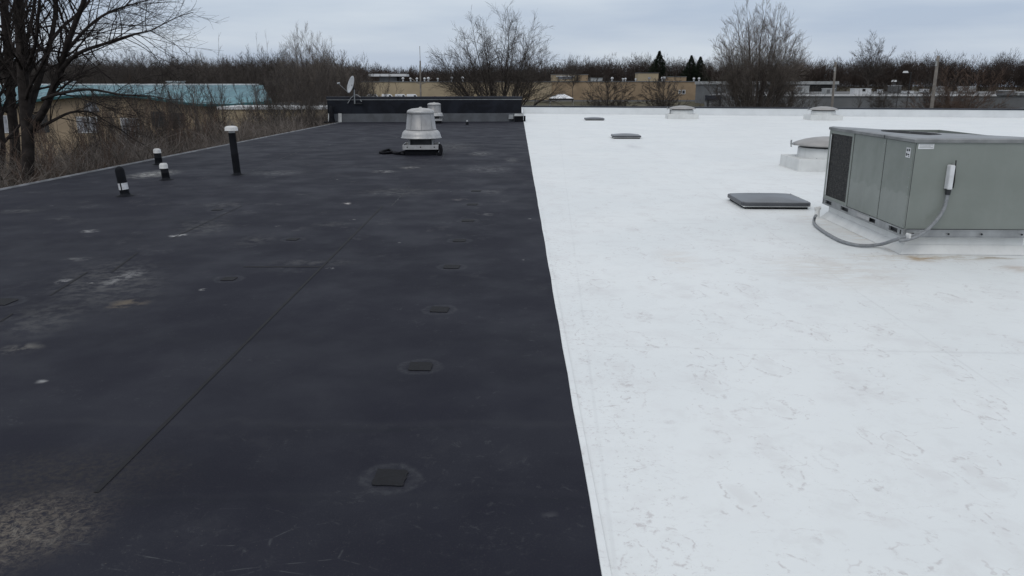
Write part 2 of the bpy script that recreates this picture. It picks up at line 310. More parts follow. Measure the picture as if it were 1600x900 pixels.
# ------------------------------------------------------------------ mesh helpers
class MB:
    def __init__(s): s.v = []; s.f = []; s.sm = []
    def add(s, vs, fs, smooth=False):
        o = len(s.v); s.v += [tuple(v) for v in vs]; s.f += [tuple(i+o for i in f) for f in fs]; s.sm += [smooth]*len(fs); return s
    def box(s, a, b, top=None):
        x0, y0, z0 = a; x1, y1, z1 = b
        vs = [(x0, y0, z0), (x1, y0, z0), (x1, y1, z0), (x0, y1, z0), (x0, y0, z1), (x1, y0, z1), (x1, y1, z1), (x0, y1, z1)]
        if top: i = top; vs[4:] = [(x0+i, y0+i, z1), (x1-i, y0+i, z1), (x1-i, y1-i, z1), (x0+i, y1-i, z1)]
        return s.add(vs, [(0, 3, 2, 1), (4, 5, 6, 7), (0, 1, 5, 4), (1, 2, 6, 5), (2, 3, 7, 6), (3, 0, 4, 7)])
    def lathe(s, prof, seg=28, c=(0, 0), smooth=True, sq=None):
        vs = []; n = len(prof)
        for i in range(seg):
            a = 2*math.pi*i/seg
            for r, z in prof: vs.append((c[0]+r*math.cos(a), c[1]+r*math.sin(a), z))
        fs = [(i*n+j, ((i+1) % seg)*n+j, ((i+1) % seg)*n+j+1, i*n+j+1) for i in range(seg) for j in range(n-1)]
        return s.add(vs, fs, smooth)
    def tube(s, pts, rad, seg=8, cap=True):
        pts = [Vector(p) for p in pts]; vs = []; n = len(pts)
        rad = rad if isinstance(rad, (list, tuple)) else [rad]*n
        up = None
        for i, p in enumerate(pts):
            d = (pts[min(i+1, n-1)]-pts[max(i-1, 0)]).normalized()
            if up is None: up = d.orthogonal().normalized()
            up = (up-d*up.dot(d)).normalized(); b = d.cross(up)
            for k in range(seg):
                a = 2*math.pi*k/seg; vs.append(p+(up*math.cos(a)+b*math.sin(a))*rad[i])
        fs = [(i*seg+k, i*seg+(k+1) % seg, (i+1)*seg+(k+1) % seg, (i+1)*seg+k) for i in range(n-1) for k in range(seg)]
        s.add(vs, fs, True)
        if cap:
            s.add(vs[:seg], [tuple(range(seg))[::-1]]); s.add(vs[-seg:], [tuple(range(seg))])
        return s
    def prism(s, poly, z0, z1):
        n = len(poly)
        vs = [(p[0], p[1], z0) for p in poly]+[(p[0], p[1], z1) for p in poly]
        return s.add(vs, [tuple(range(n))[::-1], tuple(range(n, 2*n))]+[(i, (i+1) % n, n+(i+1) % n, n+i) for i in range(n)])
    def build(s, name, m, parent=None, bevel=0, loc=None):
        me = bpy.data.meshes.new(name); me.from_pydata(s.v, [], s.f); me.polygons.foreach_set('use_smooth', s.sm); me.materials.append(M[m] if isinstance(m, str) else m)
        bm = bmesh.new(); bm.from_mesh(me); bmesh.ops.recalc_face_normals(bm, faces=bm.faces); bm.to_mesh(me); bm.free()
        o = bpy.data.objects.new(name, me); C.objects.link(o); o.parent = parent
        if loc is not None: o.location = loc
        if bevel:
            b = o.modifiers.new('bevel', 'BEVEL'); b.width = bevel; b.segments = 2; b.limit_method = 'ANGLE'; b.angle_limit = R(40)
        return o
def tag(o, label=None, cat=None, group=None, kind=None):
    if label: o['label'] = label
    if cat: o['category'] = cat
    if group: o['group'] = group
    if kind: o['kind'] = kind
    return o
def thing(name, loc, label, cat, group=None, rz=0):
    o = bpy.data.objects.new(name, None); C.objects.link(o); o.location = loc; o.rotation_euler = (0, 0, rz); o.empty_display_size = .2
    return tag(o, label, cat, group)
def kids(o): return [x for x in bpy.data.objects if x.parent == o]
def dup(root, loc, rz, label, scale=1, group=None, par=None):
    r = root.copy(); C.objects.link(r)
    if par is None:
        r.location = loc; r.rotation_euler = (0, 0, rz)
        r.scale = (scale,)*3 if isinstance(scale, (int, float)) else scale
        r['label'] = label
        if group: r['group'] = group
    else: r.parent = par
    for k in KIDS.setdefault(root.name, kids(root)):
        dup(k, None, 0, None, par=r)
    return r
KIDS = {}
ORD = 'first second third fourth fifth sixth seventh eighth ninth tenth eleventh twelfth thirteenth fourteenth fifteenth sixteenth seventeenth'.split()
def bez(p0, p1, p2, p3, n=16):
    p0, p1, p2, p3 = map(Vector, (p0, p1, p2, p3))
    return [p0*(1-u)**3+p1*3*u*(1-u)**2+p2*3*u*u*(1-u)+p3*u**3 for u in [i/n for i in range(n+1)]]
def spline(pts, n=8):
    pts = [Vector(p) for p in pts]; P = [pts[0]*2-pts[1]]+pts+[pts[-1]*2-pts[-2]]; out = []
    for i in range(1, len(P)-2):
        for k in range(n):
            u = k/n; a, b, c, d = P[i-1:i+3]
            out.append(.5*((2*b)+(c-a)*u+(2*a-5*b+4*c-d)*u*u+(3*b-a-3*c+d)*u**3))
    return out+[pts[-1]]

# ------------------------------------------------------------------ ground
tag(MB().add([(-1500, -1500, GZ), (1500, -1500, GZ), (1500, 3000, GZ), (-1500, 3000, GZ)], [(0, 1, 2, 3)]).build('ground', 'ground'), kind='structure')
tag(MB().add([(-95, 318, GZ+.004), (150, 318, GZ+.004), (150, 349, GZ+.004), (-95, 349, GZ+.004)], [(0, 1, 2, 3)]).build('parking_lot', 'asphalt'), kind='structure')

# ------------------------------------------------------------------ the building we stand on
B0, B1 = G(945, 900), G(818.5, 190); E0, E1 = G(0, 298), G(520, 194)
def bx(y): return B0.x+(B1.x-B0.x)*(y-B0.y)/(B1.y-B0.y)
def ex(y): return E0.x+(E1.x-E0.x)*(y-E0.y)/(E1.y-E0.y)
WY0 = G(815, 177.3).y; WS = (G(1600, 184).y-WY0)/(G(1600, 184).x-G(815, 177.3).x)
def wy(x): return WY0+WS*(x-G(815, 177.3).x)
YW = G(660, 190).y           # front of the black wall
rot = R(1.5)
bld = thing('commercial_building', (0, 0, GZ), 'flat-roofed building underfoot, roof half black rubber and half white sheet, with low parapets', 'building')
def bpart(mb, name, m, par=None, **k):
    p = par or bld
    if p is bld: mb.v = [(a, b, c-GZ) for a, b, c in mb.v]
    else: mb.v = [(a, b, c-GZ) for a, b, c in mb.v]
    return mb.build(name, m, p, **k)
YN = -8
dk = [(ex(YN), YN), (bx(YN), YN), (bx(YW+.5), YW+.5), (ex(YW+.5), YW+.5)]
bpart(MB().add([(x, y, 0) for x, y in dk], [(0, 1, 2, 3)]), 'black_roof', 'dark_roof')['label'] = 'worn black rubber roof membrane with scuffs and patches'
wh = [(bx(YN), YN), (45, YN), (45, wy(45)), (bx(60), wy(bx(60)))]
bpart(MB().add([(x, y, 0) for x, y in wh], [(0, 1, 2, 3)]), 'white_roof', 'white_roof')['label'] = 'white roof membrane with scuff marks'
foot = [(ex(YN)+.02, YN+.02), (44.98, YN+.02), (44.98, wy(45)), (bx(60), wy(bx(60))), (bx(YW+.5), YW+.52), (ex(YW+.5)+.02, YW+.52)]
bpart(MB().prism(foot, GZ, -.03), 'outer_wall', 'brick')
# lap edge of the white sheet
l = MB(); nl = 90; rl_ = random.Random(5); lv_ = []
for q in range(nl+1):
    y = YN+(YW-YN)*q/nl; wv_ = rl_.uniform(-.004, .004); lv_ += [(bx(y)-.012+wv_, y, .002), (bx(y)-.010+wv_, y, .007), (bx(y)+.03, y, .008)]
l.add(lv_, [f for q in range(nl) for f in ((3*q, 3*q+3, 3*q+4, 3*q+1), (3*q+1, 3*q+4, 3*q+5, 3*q+2))])
bpart(l, 'lap_edge', 'white_roof')
# metal edge on the left
m = MB()
m.add([(ex(YN)-.06, YN, -.18), (ex(YW)-.06, YW, -.18), (ex(YW)-.06, YW, .035), (ex(YN)-.06, YN, .035), (ex(YN)-.02, YN, .03), (ex(YW)-.02, YW, .03), (ex(YW)+.0, YW, .003), (ex(YN)+.0, YN, .003)],
      [(0, 1, 2, 3), (3, 2, 5, 4), (4, 5, 6, 7)])
bpart(m, 'edge_trim', 'edge')
for a, b in (((372, 277), (430, 251)), ((436, 249), (520, 216)), ((700, 228), (690, 250)), ((640, 292), (612, 322))):
    p, q = G(*a), G(*b); d = (q-p).normalized(); nn = Vector((-d.y, d.x, 0)); vz = []; rs = random.Random(a[0]); nq = 40
    for k in range(nq+1):
        c_ = p.lerp(q, k/nq)+nn*rs.uniform(-.01, .01); hw = max(.004, rs.uniform(-.012, .028)); vz += [(c_+nn*hw)[:2]+(.004,), (c_-nn*hw)[:2]+(.004,)]
    bpart(MB().add(vz, [(2*k, 2*k+2, 2*k+3, 2*k+1) for k in range(nq)]), 'roof_seam', 'seam_pale')
# glued seam running up the dark roof
s0, s1 = G(150, 770), G(598, 322); wv = []
m = MB(); n = 60
for side in (-1, 1):
    for i in range(n+1):
        p = s0.lerp(s1, i/n); wv.append((p.x+side*(.013+.004*random.random()), p.y, .004))
m.add(wv, [(i, n+1+i, n+2+i, i+1) for i in range(n)]); bpart(m, 'roof_seam', 'seam')
for a, b, ww in (((215, 395), (175, 425), .012), ((137, 425), (78, 462), .012), ((378, 322), (270, 372), .01), ((500, 417), (380, 417), .02), ((20, 490), (0, 503), .012)):
    p, q = G(*a), G(*b); d = (q-p).normalized(); nn = Vector((-d.y, d.x, 0))*ww
    bpart(MB().add([p+nn+Vector((0, 0, .004)), q+nn+Vector((0, 0, .004)), q-nn+Vector((0, 0, .004)), p-nn+Vector((0, 0, .004))], [(0, 1, 2, 3)]), 'roof_seam', 'seam')
# black parapet wall
def wallpt(px, off=0):  # along the wall
    x = A(px, 190, YW).x; return x
x0, x1 = A(518.5, 190, YW).x, A(815, 190, YW).x
yl, yr = YW-.9, YW+.35
def wyy(x): return yl+(yr-yl)*(x-x0)/(x1-x0)
def wall(xa, xb, f, b, z0, z1):   # f,b offsets from front line
    return MB().add([(xa, wyy(xa)+f, z0), (xb, wyy(xb)+f, z0), (xb, wyy(xb)+b, z0), (xa, wyy(xa)+b, z0),
                     (xa, wyy(xa)+f, z1), (xb, wyy(xb)+f, z1), (xb, wyy(xb)+b, z1), (xa, wyy(xa)+b, z1)],
                    [(0, 3, 2, 1), (4, 5, 6, 7), (0, 1, 5, 4), (1, 2, 6, 5), (2, 3, 7, 6), (3, 0, 4, 7)])
bw = bpart(wall(x0, x1, 0, .35, -.02, 1.36), 'black_parapet', 'black_wall'); bw['label'] = 'tall black parapet wall at the end of the black roof'
bpart(wall(x0-.04, x1+.04, -.05, .4, 1.361, 1.5), 'coping', 'coping', bw)
bpart(wall(x0-.02, x1+.02, -.02, -.002, 1.30, 1.335), 'metal_strip', 'galv', bw)
bpart(MB().add([(x0+.1, wyy(x0)-.14, .003), (x1, wyy(x1)-.14, .003), (x1, wyy(x1)-.012, .5), (x0+.1, wyy(x0)-.012, .5)], [(0, 1, 2, 3)]), 'base_flashing', 'flash_grey', bw)
for xa in (x0+.02, x0+.62):
    bpart(MB().add([(xa, wyy(xa)-.16, .004), (xa+.2, wyy(xa)-.16, .004), (xa+.2, wyy(xa)-.03, .52), (xa, wyy(xa)-.03, .52)], [(0, 1, 2, 3)]), 'metal_sheet', 'galv', bw)
# white parapets at the back and along the step
def wpt(x, o): return (x, wy(x)+o)
xa, xb = bx(60), 45
wp = bpart(MB().prism([wpt(xa, -.12), wpt(xb, -.12), wpt(xb, .22), wpt(xa, .22)], -.02, .50), 'white_parapet', 'white_wall'); wp['label'] = 'low white parapet along the back edge'
bpart(MB().prism([wpt(xa-.02, -.15), wpt(xb, -.15), wpt(xb, .26), wpt(xa-.02, .26)], .501, .60), 'coping', 'coping', wp)
bpart(MB().prism([(bx(47)-.22, YW+.53), (bx(47)-.02, YW+.53), (bx(60)-.02, wy(bx(60))-.13), (bx(60)-.22, wy(bx(60))-.13)], -.03, .5), 'side_parapet', 'white_wall')

# ------------------------------------------------------------------ rubber patches
def patch(px, py, s, label, ring=1.75, group='small square patches on the black roof', rz=0.):
    p = G(px, py);     rnd = random.Random(px); a = s/2
    vs = []
    for i in range(4):
        c0 = [(-a, -a), (a, -a), (a, a), (-a, a)][i]; c1 = [(-a, -a), (a, -a), (a, a), (-a, a)][(i+1) % 4]
        for k in range(6):
            u = k/6; vs.append((c0[0]+(c1[0]-c0[0])*u+rnd.uniform(-.004, .004), c0[1]+(c1[1]-c0[1])*u*1+rnd.uniform(-.004, .004)))
    vs[0] = (vs[0][0]*.93, vs[0][1]*.93); vs[12] = (vs[12][0]*.9, vs[12][1]*.9)
    o = MB().prism(vs, .0005, .0055).build('roof_patch', 'patch', loc=(p.x, p.y, .001)); o.rotation_euler = (0, 0, rz); tag(o, label, 'roof patch', group)
for i, (px, py, s, lb) in enumerate(((610, 747, .185, 'nearest dark square patch, ragged at its edges, on the black roof'), (657, 573, .185, 'second patch of the row counted from the camera, in a pale oval'),
        (687, 484, .185, 'third patch of the row, faint grey outline'), (706, 417, .2, 'fourth patch of the row, near the cross seam, dark centre'), (718, 376, .185, 'fifth patch of the row, faint long oval'),
        (731, 345, .2, 'sixth patch of the row, beyond the faint oval one'), (738, 319.5, .2, 'seventh patch of the row, second from the far end'), (744, 298.5, .2, 'farthest patch of the row, nearest the round roof fan'),
        (458, 374, .16, 'lone round patch left of the row beyond the cross seam'), (340, 328, .17, 'round patch mark between the tall vent pipe and the camera'),
        (3, 472, .24, 'pale patch at the left border of the photo'), (358, 436, .16, 'faint oval patch left of the long seam'))):
    patch(px, py, s, lb, rz=random.uniform(-.06, .02))

# ------------------------------------------------------------------ vent pipes
def pipe(px, py, h, r, label, cap, lean=(0, 0), capr=1.2, band=False):
    p = G(px, py); t_ = thing('vent_pipe', p, label, 'vent pipe', 'vent pipes on the black roof')
    top = Vector((lean[0], lean[1], h))
    b = MB()
    if cap == 'round':
        b.tube([(0, 0, 0), top*.5, top*.86, top*.93, top*.975, top], [r, r, r, r*.88, r*.62, r*.2], 20)
    else:
        b.tube([(0, 0, 0), top*.4, top*.42, top*.44, top*.86], [r*1.03, r*1.03, r*1.08, r, r], 20)
        hc = .12 if cap == 'low' else .11
        cz = h-hc; o = top*(.86)
        MB().tube([o-Vector((0, 0, .03)), o+Vector((0, 0, .02)), o+Vector((0, 0, .05))], [r*.86, r*.86, r*.86], 20).build('collar', 'pvc', t_)
        cp = MB(); prof = [(0.001, h), (r*capr*.55, h-.004), (r*capr*.88, h-.02), (r*capr, h-.05), (r*capr*1.0, h-hc), (r*capr*1.06, h-hc-.008), (r*capr*.9, h-hc-.01)]
        cp.lathe(prof, 24, c=(lean[0]*.95, lean[1]*.95)); cp.build('cap', 'pvc', t_)
    b.build('pipe', 'black_rubber', t_)
    MB().lathe([(r*1.02, .06), (r*1.12, .03), (r*1.5, .012), (r*2.0, .004)], 24).build('boot', 'black_rubber', t_)
    if band:
        u0, u1 = .22, .44
        bb = MB(); bb.tube([top*u0, top*((u0+u1)/2), top*u1], [r*1.03]*3, 20, cap=False)
        keep = [f for i, f in enumerate(bb.f) if (i % 20) not in (12,)]
        bb.f = keep; bb.sm = [True]*len(keep); bb.build('tape_band', 'tape', t_)
pipe(196, 306, .60, .088, 'black pipe with rounded top and a band of white tape', 'round', (-.06, 0), band=True)
pipe(260, 281, .40, .085, 'short leaning black pipe with white cap nearer the camera', 'low', (-.03, 0), capr=1.12)
pipe(248.5, 257, .45, .095, 'short black pipe with white cap close to the roof edge', 'low', (-.01, 0), capr=1.08)
pipe(371, 273, 1.21, .087, 'tall thin black pipe with broad white cap', 'mush', (-.05, 0), capr=1.8)
p = G(730, 195); t_ = thing('vent_pipe', p, 'tiny black pipe with pointed cap before the black wall', 'vent pipe', 'vent pipes on the black roof')
MB().lathe([(.085, 0), (.08, .17), (.001, .17)], 16).build('pipe', 'black_rubber', t_); MB().lathe([(.06, .17), (.05, .2), (.045, .25), (.001, .27)], 16).build('cap', 'galv', t_)
# wide black pipe in front of the left end of the wall
p = Vector((A(526, 190, YW).x, wyy(x0)-.35, 0)); t_ = thing('drain_stack', p, 'thick black stack in front of the left end of the black wall', 'pipe')
MB().lathe([(.24, 0), (.2, .05), (.15, .3), (.15, .62), (.001, .62)], 18).build('stack', 'curb_black', t_)
MB().tube([(0, 0, .6), (0, .03, .8), (.02, .1, .95)], [.13, .13, .1], 14).build('hood', 'black_rubber', t_)
MB().box((-.42, -.25, 0.003), (.3, .1, .06)).build('base_block', 'curb_black', t_, bevel=.01)
# metal hood box on the right end of the wall
p = Vector((x1-.2, wyy(x1)-.42, 0)); t_ = thing('scupper_box', p, 'small metal-topped box at the right end of the black wall', 'roof drain box')
MB().box((-.22, -.2, 0), (.3, .2, .34)).build('box', 'curb_black', t_, bevel=.01)
MB().box((-.27, -.26, .34), (.34, .22, .48), top=.04).build('lid', 'galv', t_, bevel=.01)
MB().box((-.6, .0, .16), (-.3, .2, .42), top=.02).build('side_bracket', 'galv', t_)
MB().tube([(.38, -.05, .02), (.38, -.05, .35)], .06, 12).build('outlet', 'curb_black', t_)

# ------------------------------------------------------------------ round exhaust fans
def fan(p, label, k=1., taper=.87, gaps=True, rz=0., cable=False):
    t_ = thing('roof_exhaust_fan', p, label, 'exhaust fan', 'round metal exhaust fans on the black roof', rz)
    S = lambda prof: [(r*k, z*k) for r, z in prof]
    MB().box((-.50*k, -.50*k, 0), (.50*k, .50*k, .19*k)).build('curb', 'curb_black', t_, bevel=.01)
    tr = MB(); a = .57*k
    tr.box((-a, -a, .19*k), (a, -a+.02, .335*k)); tr.box((-a, a-.02, .19*k), (a, a, .335*k)); tr.box((-a, -a+.021, .19*k), (-a+.02, a-.021, .335*k)); tr.box((a-.02, -a+.021, .19*k), (a, a-.021, .335*k))
    tr.box((-a+.021, -a+.021, .24*k), (a-.021, a-.021, .26*k))
    tr.build('base_tray', 'alu', t_)
    for bxp in (-.42, 0, .44):
        MB().add([(bxp*k+.022*k*math.cos(q*math.pi/6), -a-.003, .265*k+.022*k*math.sin(q*math.pi/6)) for q in range(12)], [tuple(range(12))]).build('bolt_hole', 'tyre', t_)
    MB().lathe(S([(.42, .26), (.42, .52)]), 32).build('neck', 'dark_metal', t_)
    for an in (35, 145, 215, 325):
        c, s_ = math.cos(R(an))*.46*k, math.sin(R(an))*.46*k
        MB().box((c-.03*k, s_-.02*k, .26*k), (c+.03*k, s_+.02*k, .54*k)).build('bracket', 'galv', t_)
    MB().lathe(S([(.60, .515), (.66, .52), (.665, .535), (.635, .56), (.63, .62), (.60, .70), (.55, .755), (.48, .785), (.3, .79)]), 48).build('bell_housing', 'alu', t_)
    MB().lathe(S([(.485, .78), (.505, .79), (.505, .805), (.485, .815), (.485*taper+.42*(0), 1.30), ]), 48).build('drum', 'drum', t_)
    rt = .485*taper
    MB().lathe(S([(rt+.003, 1.285), (rt+.018, 1.29), (rt+.015, 1.36), (rt-.02, 1.405), (rt-.14, 1.45), (.05, 1.475), (.045, 1.50), (.001, 1.505)]), 48).build('top_cap', 'alu', t_)
    for q in range(24):     # vertical seams of the drum
        an = 2*math.pi*q/24+.1
        if q % 3 == 0:
            c, s_ = math.cos(an), math.sin(an)
            MB().tube([(.488*k*c, .488*k*s_, .82*k), ((rt+.003)*k*c, (rt+.003)*k*s_, 1.285*k)], .006*k, 5).build('seam_rib', 'galv', t_)
    return t_
f0 = G(656, 243)
fan(f0+Vector((0, .55, 0)), 'large silver domed roof fan on square black curb', 1., rz=R(3))
f1 = G(678, 193); fan(f1+Vector((0, .4, 0)), 'smaller silver roof fan in front of the black wall', .80, taper=.97, rz=R(3))
p = G(610, 240); tt = MB()
q0 = f0+Vector((-.5, .35, 0))
o = tag(MB().tube([v+Vector((0, 0, .04)) for v in spline([q0+Vector((0, 0, .05)), q0+Vector((-.35, .02, 0)), G(608, 236)+Vector((0, .1, 0)), G(594, 239.5), G(600, 241), G(616, 240.2), q0+Vector((0, -.3, 0))])], .04, 8).build('cable_loop', 'curb_black'),
        'flat black cable loop lying left of the large roof fan', 'cable')
o = tag(MB().tube([v for v in spline([f0+Vector((.5, .3, .1)), f0+Vector((.62, .2, .3)), f0+Vector((.68, .05, .2)), f0+Vector((.66, 0, .05)), f0+Vector((.6, -.1, .05))])], .06, 8).build('hose', 'curb_black'),
        'short black hose bent down beside the right of the large roof fan', 'hose')

# ------------------------------------------------------------------ satellite dish
dp = Vector((A(555, 160, YW-.7).x, wyy(A(555, 160, YW-.7).x)-.12, 0))
z0_ = A(555, 162, dp.y).z; ztop = A(553, 140, dp.y).z
t_ = thing('satellite_dish', (dp.x, dp.y, z0_), 'tilted grey satellite dish on a tripod bracket on the black wall', 'satellite dish')
hz_ = ztop-z0_
MB().tube([(0, 0, 0), (0, 0, hz_)], .04, 12).build('mast', 'galv', t_)
for a, b in (((-.42, -.0, .02), (0, 0, hz_*.62)), ((.36, .0, .38), (0, 0, hz_*.62))):
    MB().tube([a, (a[0]*.5, a[1]*.5-.0, (a[2]+b[2])/2+.06), b], .025, 8).build('strut', 'galv', t_)
MB().box((-.06, .02, -.03), (.42, .1, .03)).build('mount_plate', 'dark_metal', t_)
MB().tube([(.32, -.02, .25), (.42, -.02, .12)], .03, 8).build('clamp', 'galv', t_)
# reflector: an oval pan facing up and to the left
cz = A(548, 132, dp.y); cl = Vector((cz.x-dp.x, -.1, cz.z-z0_))
nrm = Vector((-.80, -.52, .30)).normalized()
q = nrm.to_track_quat('Z', 'Y'); mt = Matrix.Translation(cl) @ q.to_matrix().to_4x4()
vs = []; rings = 7; seg = 36
rx, ry = .46, .52
for shell in (0, 1):
    for i in range(rings):
        u = i/(rings-1)
        for k in range(seg):
            an = 2*math.pi*k/seg; vs.append(mt @ Vector((rx*u*math.cos(an), ry*u*math.sin(an), .1*u*u-.1-shell*.02*(1 if i < rings-1 else .6))))
fs = [(s_*rings*seg+i*seg+k, s_*rings*seg+i*seg+(k+1) % seg, s_*rings*seg+(i+1)*seg+(k+1) % seg, s_*rings*seg+(i+1)*seg+k) for s_ in (0, 1) for i in range(rings-1) for k in range(seg)]
o_ = (rings-1)*seg; fs += [(o_+k, o_+(k+1) % seg, rings*seg+o_+(k+1) % seg, rings*seg+o_+k) for k in range(seg)]
MB().add(vs, fs, True).build('reflector', 'dish', t_)
low = mt @ Vector((0, -ry if (mt @ Vector((0, -ry, 0))).z < (mt @ Vector((0, ry, 0))).z else ry, 0))
pl = A(529.5, 131, dp.y-.45); lnb = Vector((pl.x-dp.x, -.45, pl.z-z0_))
MB().tube([low+Vector((.05, 0, -.02)), lnb], .018, 8).build('feed_arm', 'galv', t_)
MB().tube([lnb+Vector((-.09, 0, .02)), lnb+Vector((.06, 0, .05))], [.05, .04], 12).build('receiver', 'dish', t_)
MB().tube([(0, 0, hz_), cl+Vector((.1, .05, -.05)), cl-nrm*.12], .05, 8).build('back_bracket', 'dark_metal', t_)

# ------------------------------------------------------------------ low round ventilators on the white roof
def gravity_vent(c, label, rz=0, handle=True, asym=1):
    t_ = thing('roof_ventilator', c, label, 'roof ventilator', 'low round ventilators on white curbs', rz)
    cb = MB(); cb.box((-1.0, -.80, 0), (1.0, .80, .31), top=.015); cb.build('curb', 'white_paint', t_, bevel=.012)
    MB().box((-1.03, -.83, .002), (1.03, .83, .012), top=.02).build('flange', 'white_paint', t_)
    MB().lathe([(.76, .30), (.755, .56), (.74, .565), (.70, .565)], 48).build('neck', 'white_paint', t_)
    MB().lathe([(.70, .55), (.70, .66)], 40).build('screen', 'dark_metal', t_)
    MB().lathe([(.68, .66), (.88, .62), (.905, .635), (.90, .665), (.80, .71), (.62, .77), (.4, .815), (.2, .84), (.001, .845)], 56).build('dome_lid', 'cap', t_)
    l_ = MB(); l_.tube([(-.86, 0, .63), (-.97, 0, .66), (-.985, 0, .70), (-.98, 0, .76)], .022, 8); l_.tube([(-.98, -.03, .58), (-.98, .03, .67)], .02, 8)
    l_.build('latch', 'galv', t_)
    if handle: MB().tube([(-.8, -.1, .29), (-.8, -.1, .64)], .03, 8).build('hinge_post', 'galv', t_)
    for q_ in range(10):
        an = 2*math.pi*q_/10+.3
        MB().lathe([(.012, .312), (.012, .322), (.001, .324)], 8, c=(.8*math.cos(an), .76*math.sin(an))).build('screw', 'galv', t_) if q_ % 2 == 0 else None
    return t_
v1 = G(1249, 268); gravity_vent((v1.x+1.0, v1.y+.80, 0), 'nearest round ventilator, half hidden behind the big rooftop unit', R(-2), handle=False)
v2 = G(1069, 186); gravity_vent((v2.x, v2.y+.8, 0), 'round ventilator far back on the white roof, left of the pair at the parapet', R(-4))
v3 = G(1293, 188); gravity_vent((v3.x, v3.y+.8, 0), 'round ventilator far back on the white roof, right of the pair at the parapet', R(-4), handle=False)

# ------------------------------------------------------------------ skylights
def skylight(c, label, rz, s=1.27):
    t_ = thing('skylight', c, label, 'skylight', 'low smoked dome skylights on the white roof', rz); a = s/2
    MB().box((-a+.06, -a+.06, 0), (a-.06, a-.06, .06)).build('curb', 'curb_black', t_)
    MB().box((-a+.03, -a+.03, .04), (a-.02, a-.02, .059)).build('curb_trim', 'white_paint', t_)
    def sq(a_, z, cut):
        pts = []
        for sx, sy, a0 in ((1, 1, 0), (-1, 1, 90), (-1, -1, 180), (1, -1, 270)):
            for k in range(4):
                an = R(a0+k*30); pts.append((sx*(a_-cut)+cut*math.cos(an), sy*(a_-cut)+cut*math.sin(an), z))
        return pts
    lv = [sq(a, .06, .12), sq(a, .112, .12), sq(a-.02, .125, .11)]
    vs = sum(lv, []); n = 16
    fs = [(i*n+k, i*n+(k+1) % n, (i+1)*n+(k+1) % n, (i+1)*n+k) for i in range(2) for k in range(n)]
    MB().add(vs, fs).build('frame', 'skyframe', t_, bevel=.006)
    lv = [sq(a-.019, .125, .11), sq(a-.08, .137, .14), sq(a*.72, .155, .2), sq(a*.45, .178, .2), sq(a*.2, .188, .1)]
    vs = sum(lv, []); fs = [(i*n+k, i*n+(k+1) % n, (i+1)*n+(k+1) % n, (i+1)*n+k) for i in range(4) for k in range(n)]+[tuple(range(4*n, 5*n))]
    MB().add(vs, fs, True).build('dome', 'skylight', t_)
    for sx in (-1, 1):
        for sy in (-1, 0, 1):
            MB().lathe([(.014, .125), (.014, .138), (.001, .142)], 8, c=(sx*(a-.05), sy*(a-.15))).build('screw', 'galv', t_)
            if sy == 0: MB().lathe([(.014, .125), (.014, .138), (.001, .142)], 8, c=(0, sx*(a-.05))).build('screw', 'galv', t_)
    return t_
k1 = G(1217, 327.5); skylight((k1.x-.01, k1.y+.63, 0), 'nearest grey skylight, left of the big rooftop unit', R(-2), 1.26)
k2 = G(981, 217); skylight((k2.x, k2.y+.6, 0), 'middle grey skylight of the three on the white roof', R(-3), 1.2)
k3 = G(930, 188.3); skylight((k3.x, k3.y+.6, 0), 'farthest grey skylight, small, near the white parapet', R(-3), 1.25)

# ------------------------------------------------------------------ big rooftop unit
c0 = G(1411, 371, .23); hv = thing('rooftop_unit', (c0.x, c0.y, 0), 'large grey-green air conditioning unit on white curb at the right', 'air conditioner', rz=R(-2))
LX, LY, Z0, Z1 = 1.78, 2.95, .235, 1.52
# curb
MB().box((.07, .07, 0), (LX-.16, LY-.1, Z0)).build('curb', 'white_paint', hv)
cf = MB(); cf.add([(-.02, -.02, .004), (LX-.06, -.02, .004), (LX-.13, .066, .12), (.068, .066, .12), (-.02, LY, .004), (.066, LY-.1, .12)], [(0, 1, 2, 3), (0, 3, 5, 4)])
cf.build('curb_flashing', 'white_paint', hv)
# base rail with fork slots on the left side
rl = MB(); zr0, zr1 = Z0, Z0+.105
segs = [(0, .05), (.09, .16), (.42, .86), (1.22, 1.85), (2.15, 2.55), (2.83, 2.88), (2.92, LY)]
prev = 0
for a, b in segs: rl.box((-.012, a, zr0+.024), (.02, b, zr1-.018))
rl.box((-.014, 0, zr0), (.05, LY, zr0+.025)); rl.box((-.014, 0, zr1-.02), (.05, LY, zr1))
rl.box((.0205, -.012, zr0), (LX, .02, zr1)); rl.box((.021, -.022, zr1-.012), (LX, -.0125, zr1)); rl.box((.021, -.022, zr0), (LX, -.0125, zr0+.012))
rl.box((LX-.02, .021, zr0), (LX+.01, LY, zr1)); rl.box((0.051, LY-.02, zr0), (LX-.021, LY+.01, zr1))
rl.build('base_rail', 'galv', hv)
MB().box((.03, .03, zr0+.01), (LX-.03, LY-.03, zr1)).build('base_pan', 'dark_metal', hv)
for y in (.09, .55, .98, 1.5):
    MB().lathe([(.001, 0), (.013, 0), (.013, .01)], 10).build('rail_bolt', 'dark_metal', hv, loc=(.02+y, -.03, zr0+.05)).rotation_euler = (R(90), 0, 0)
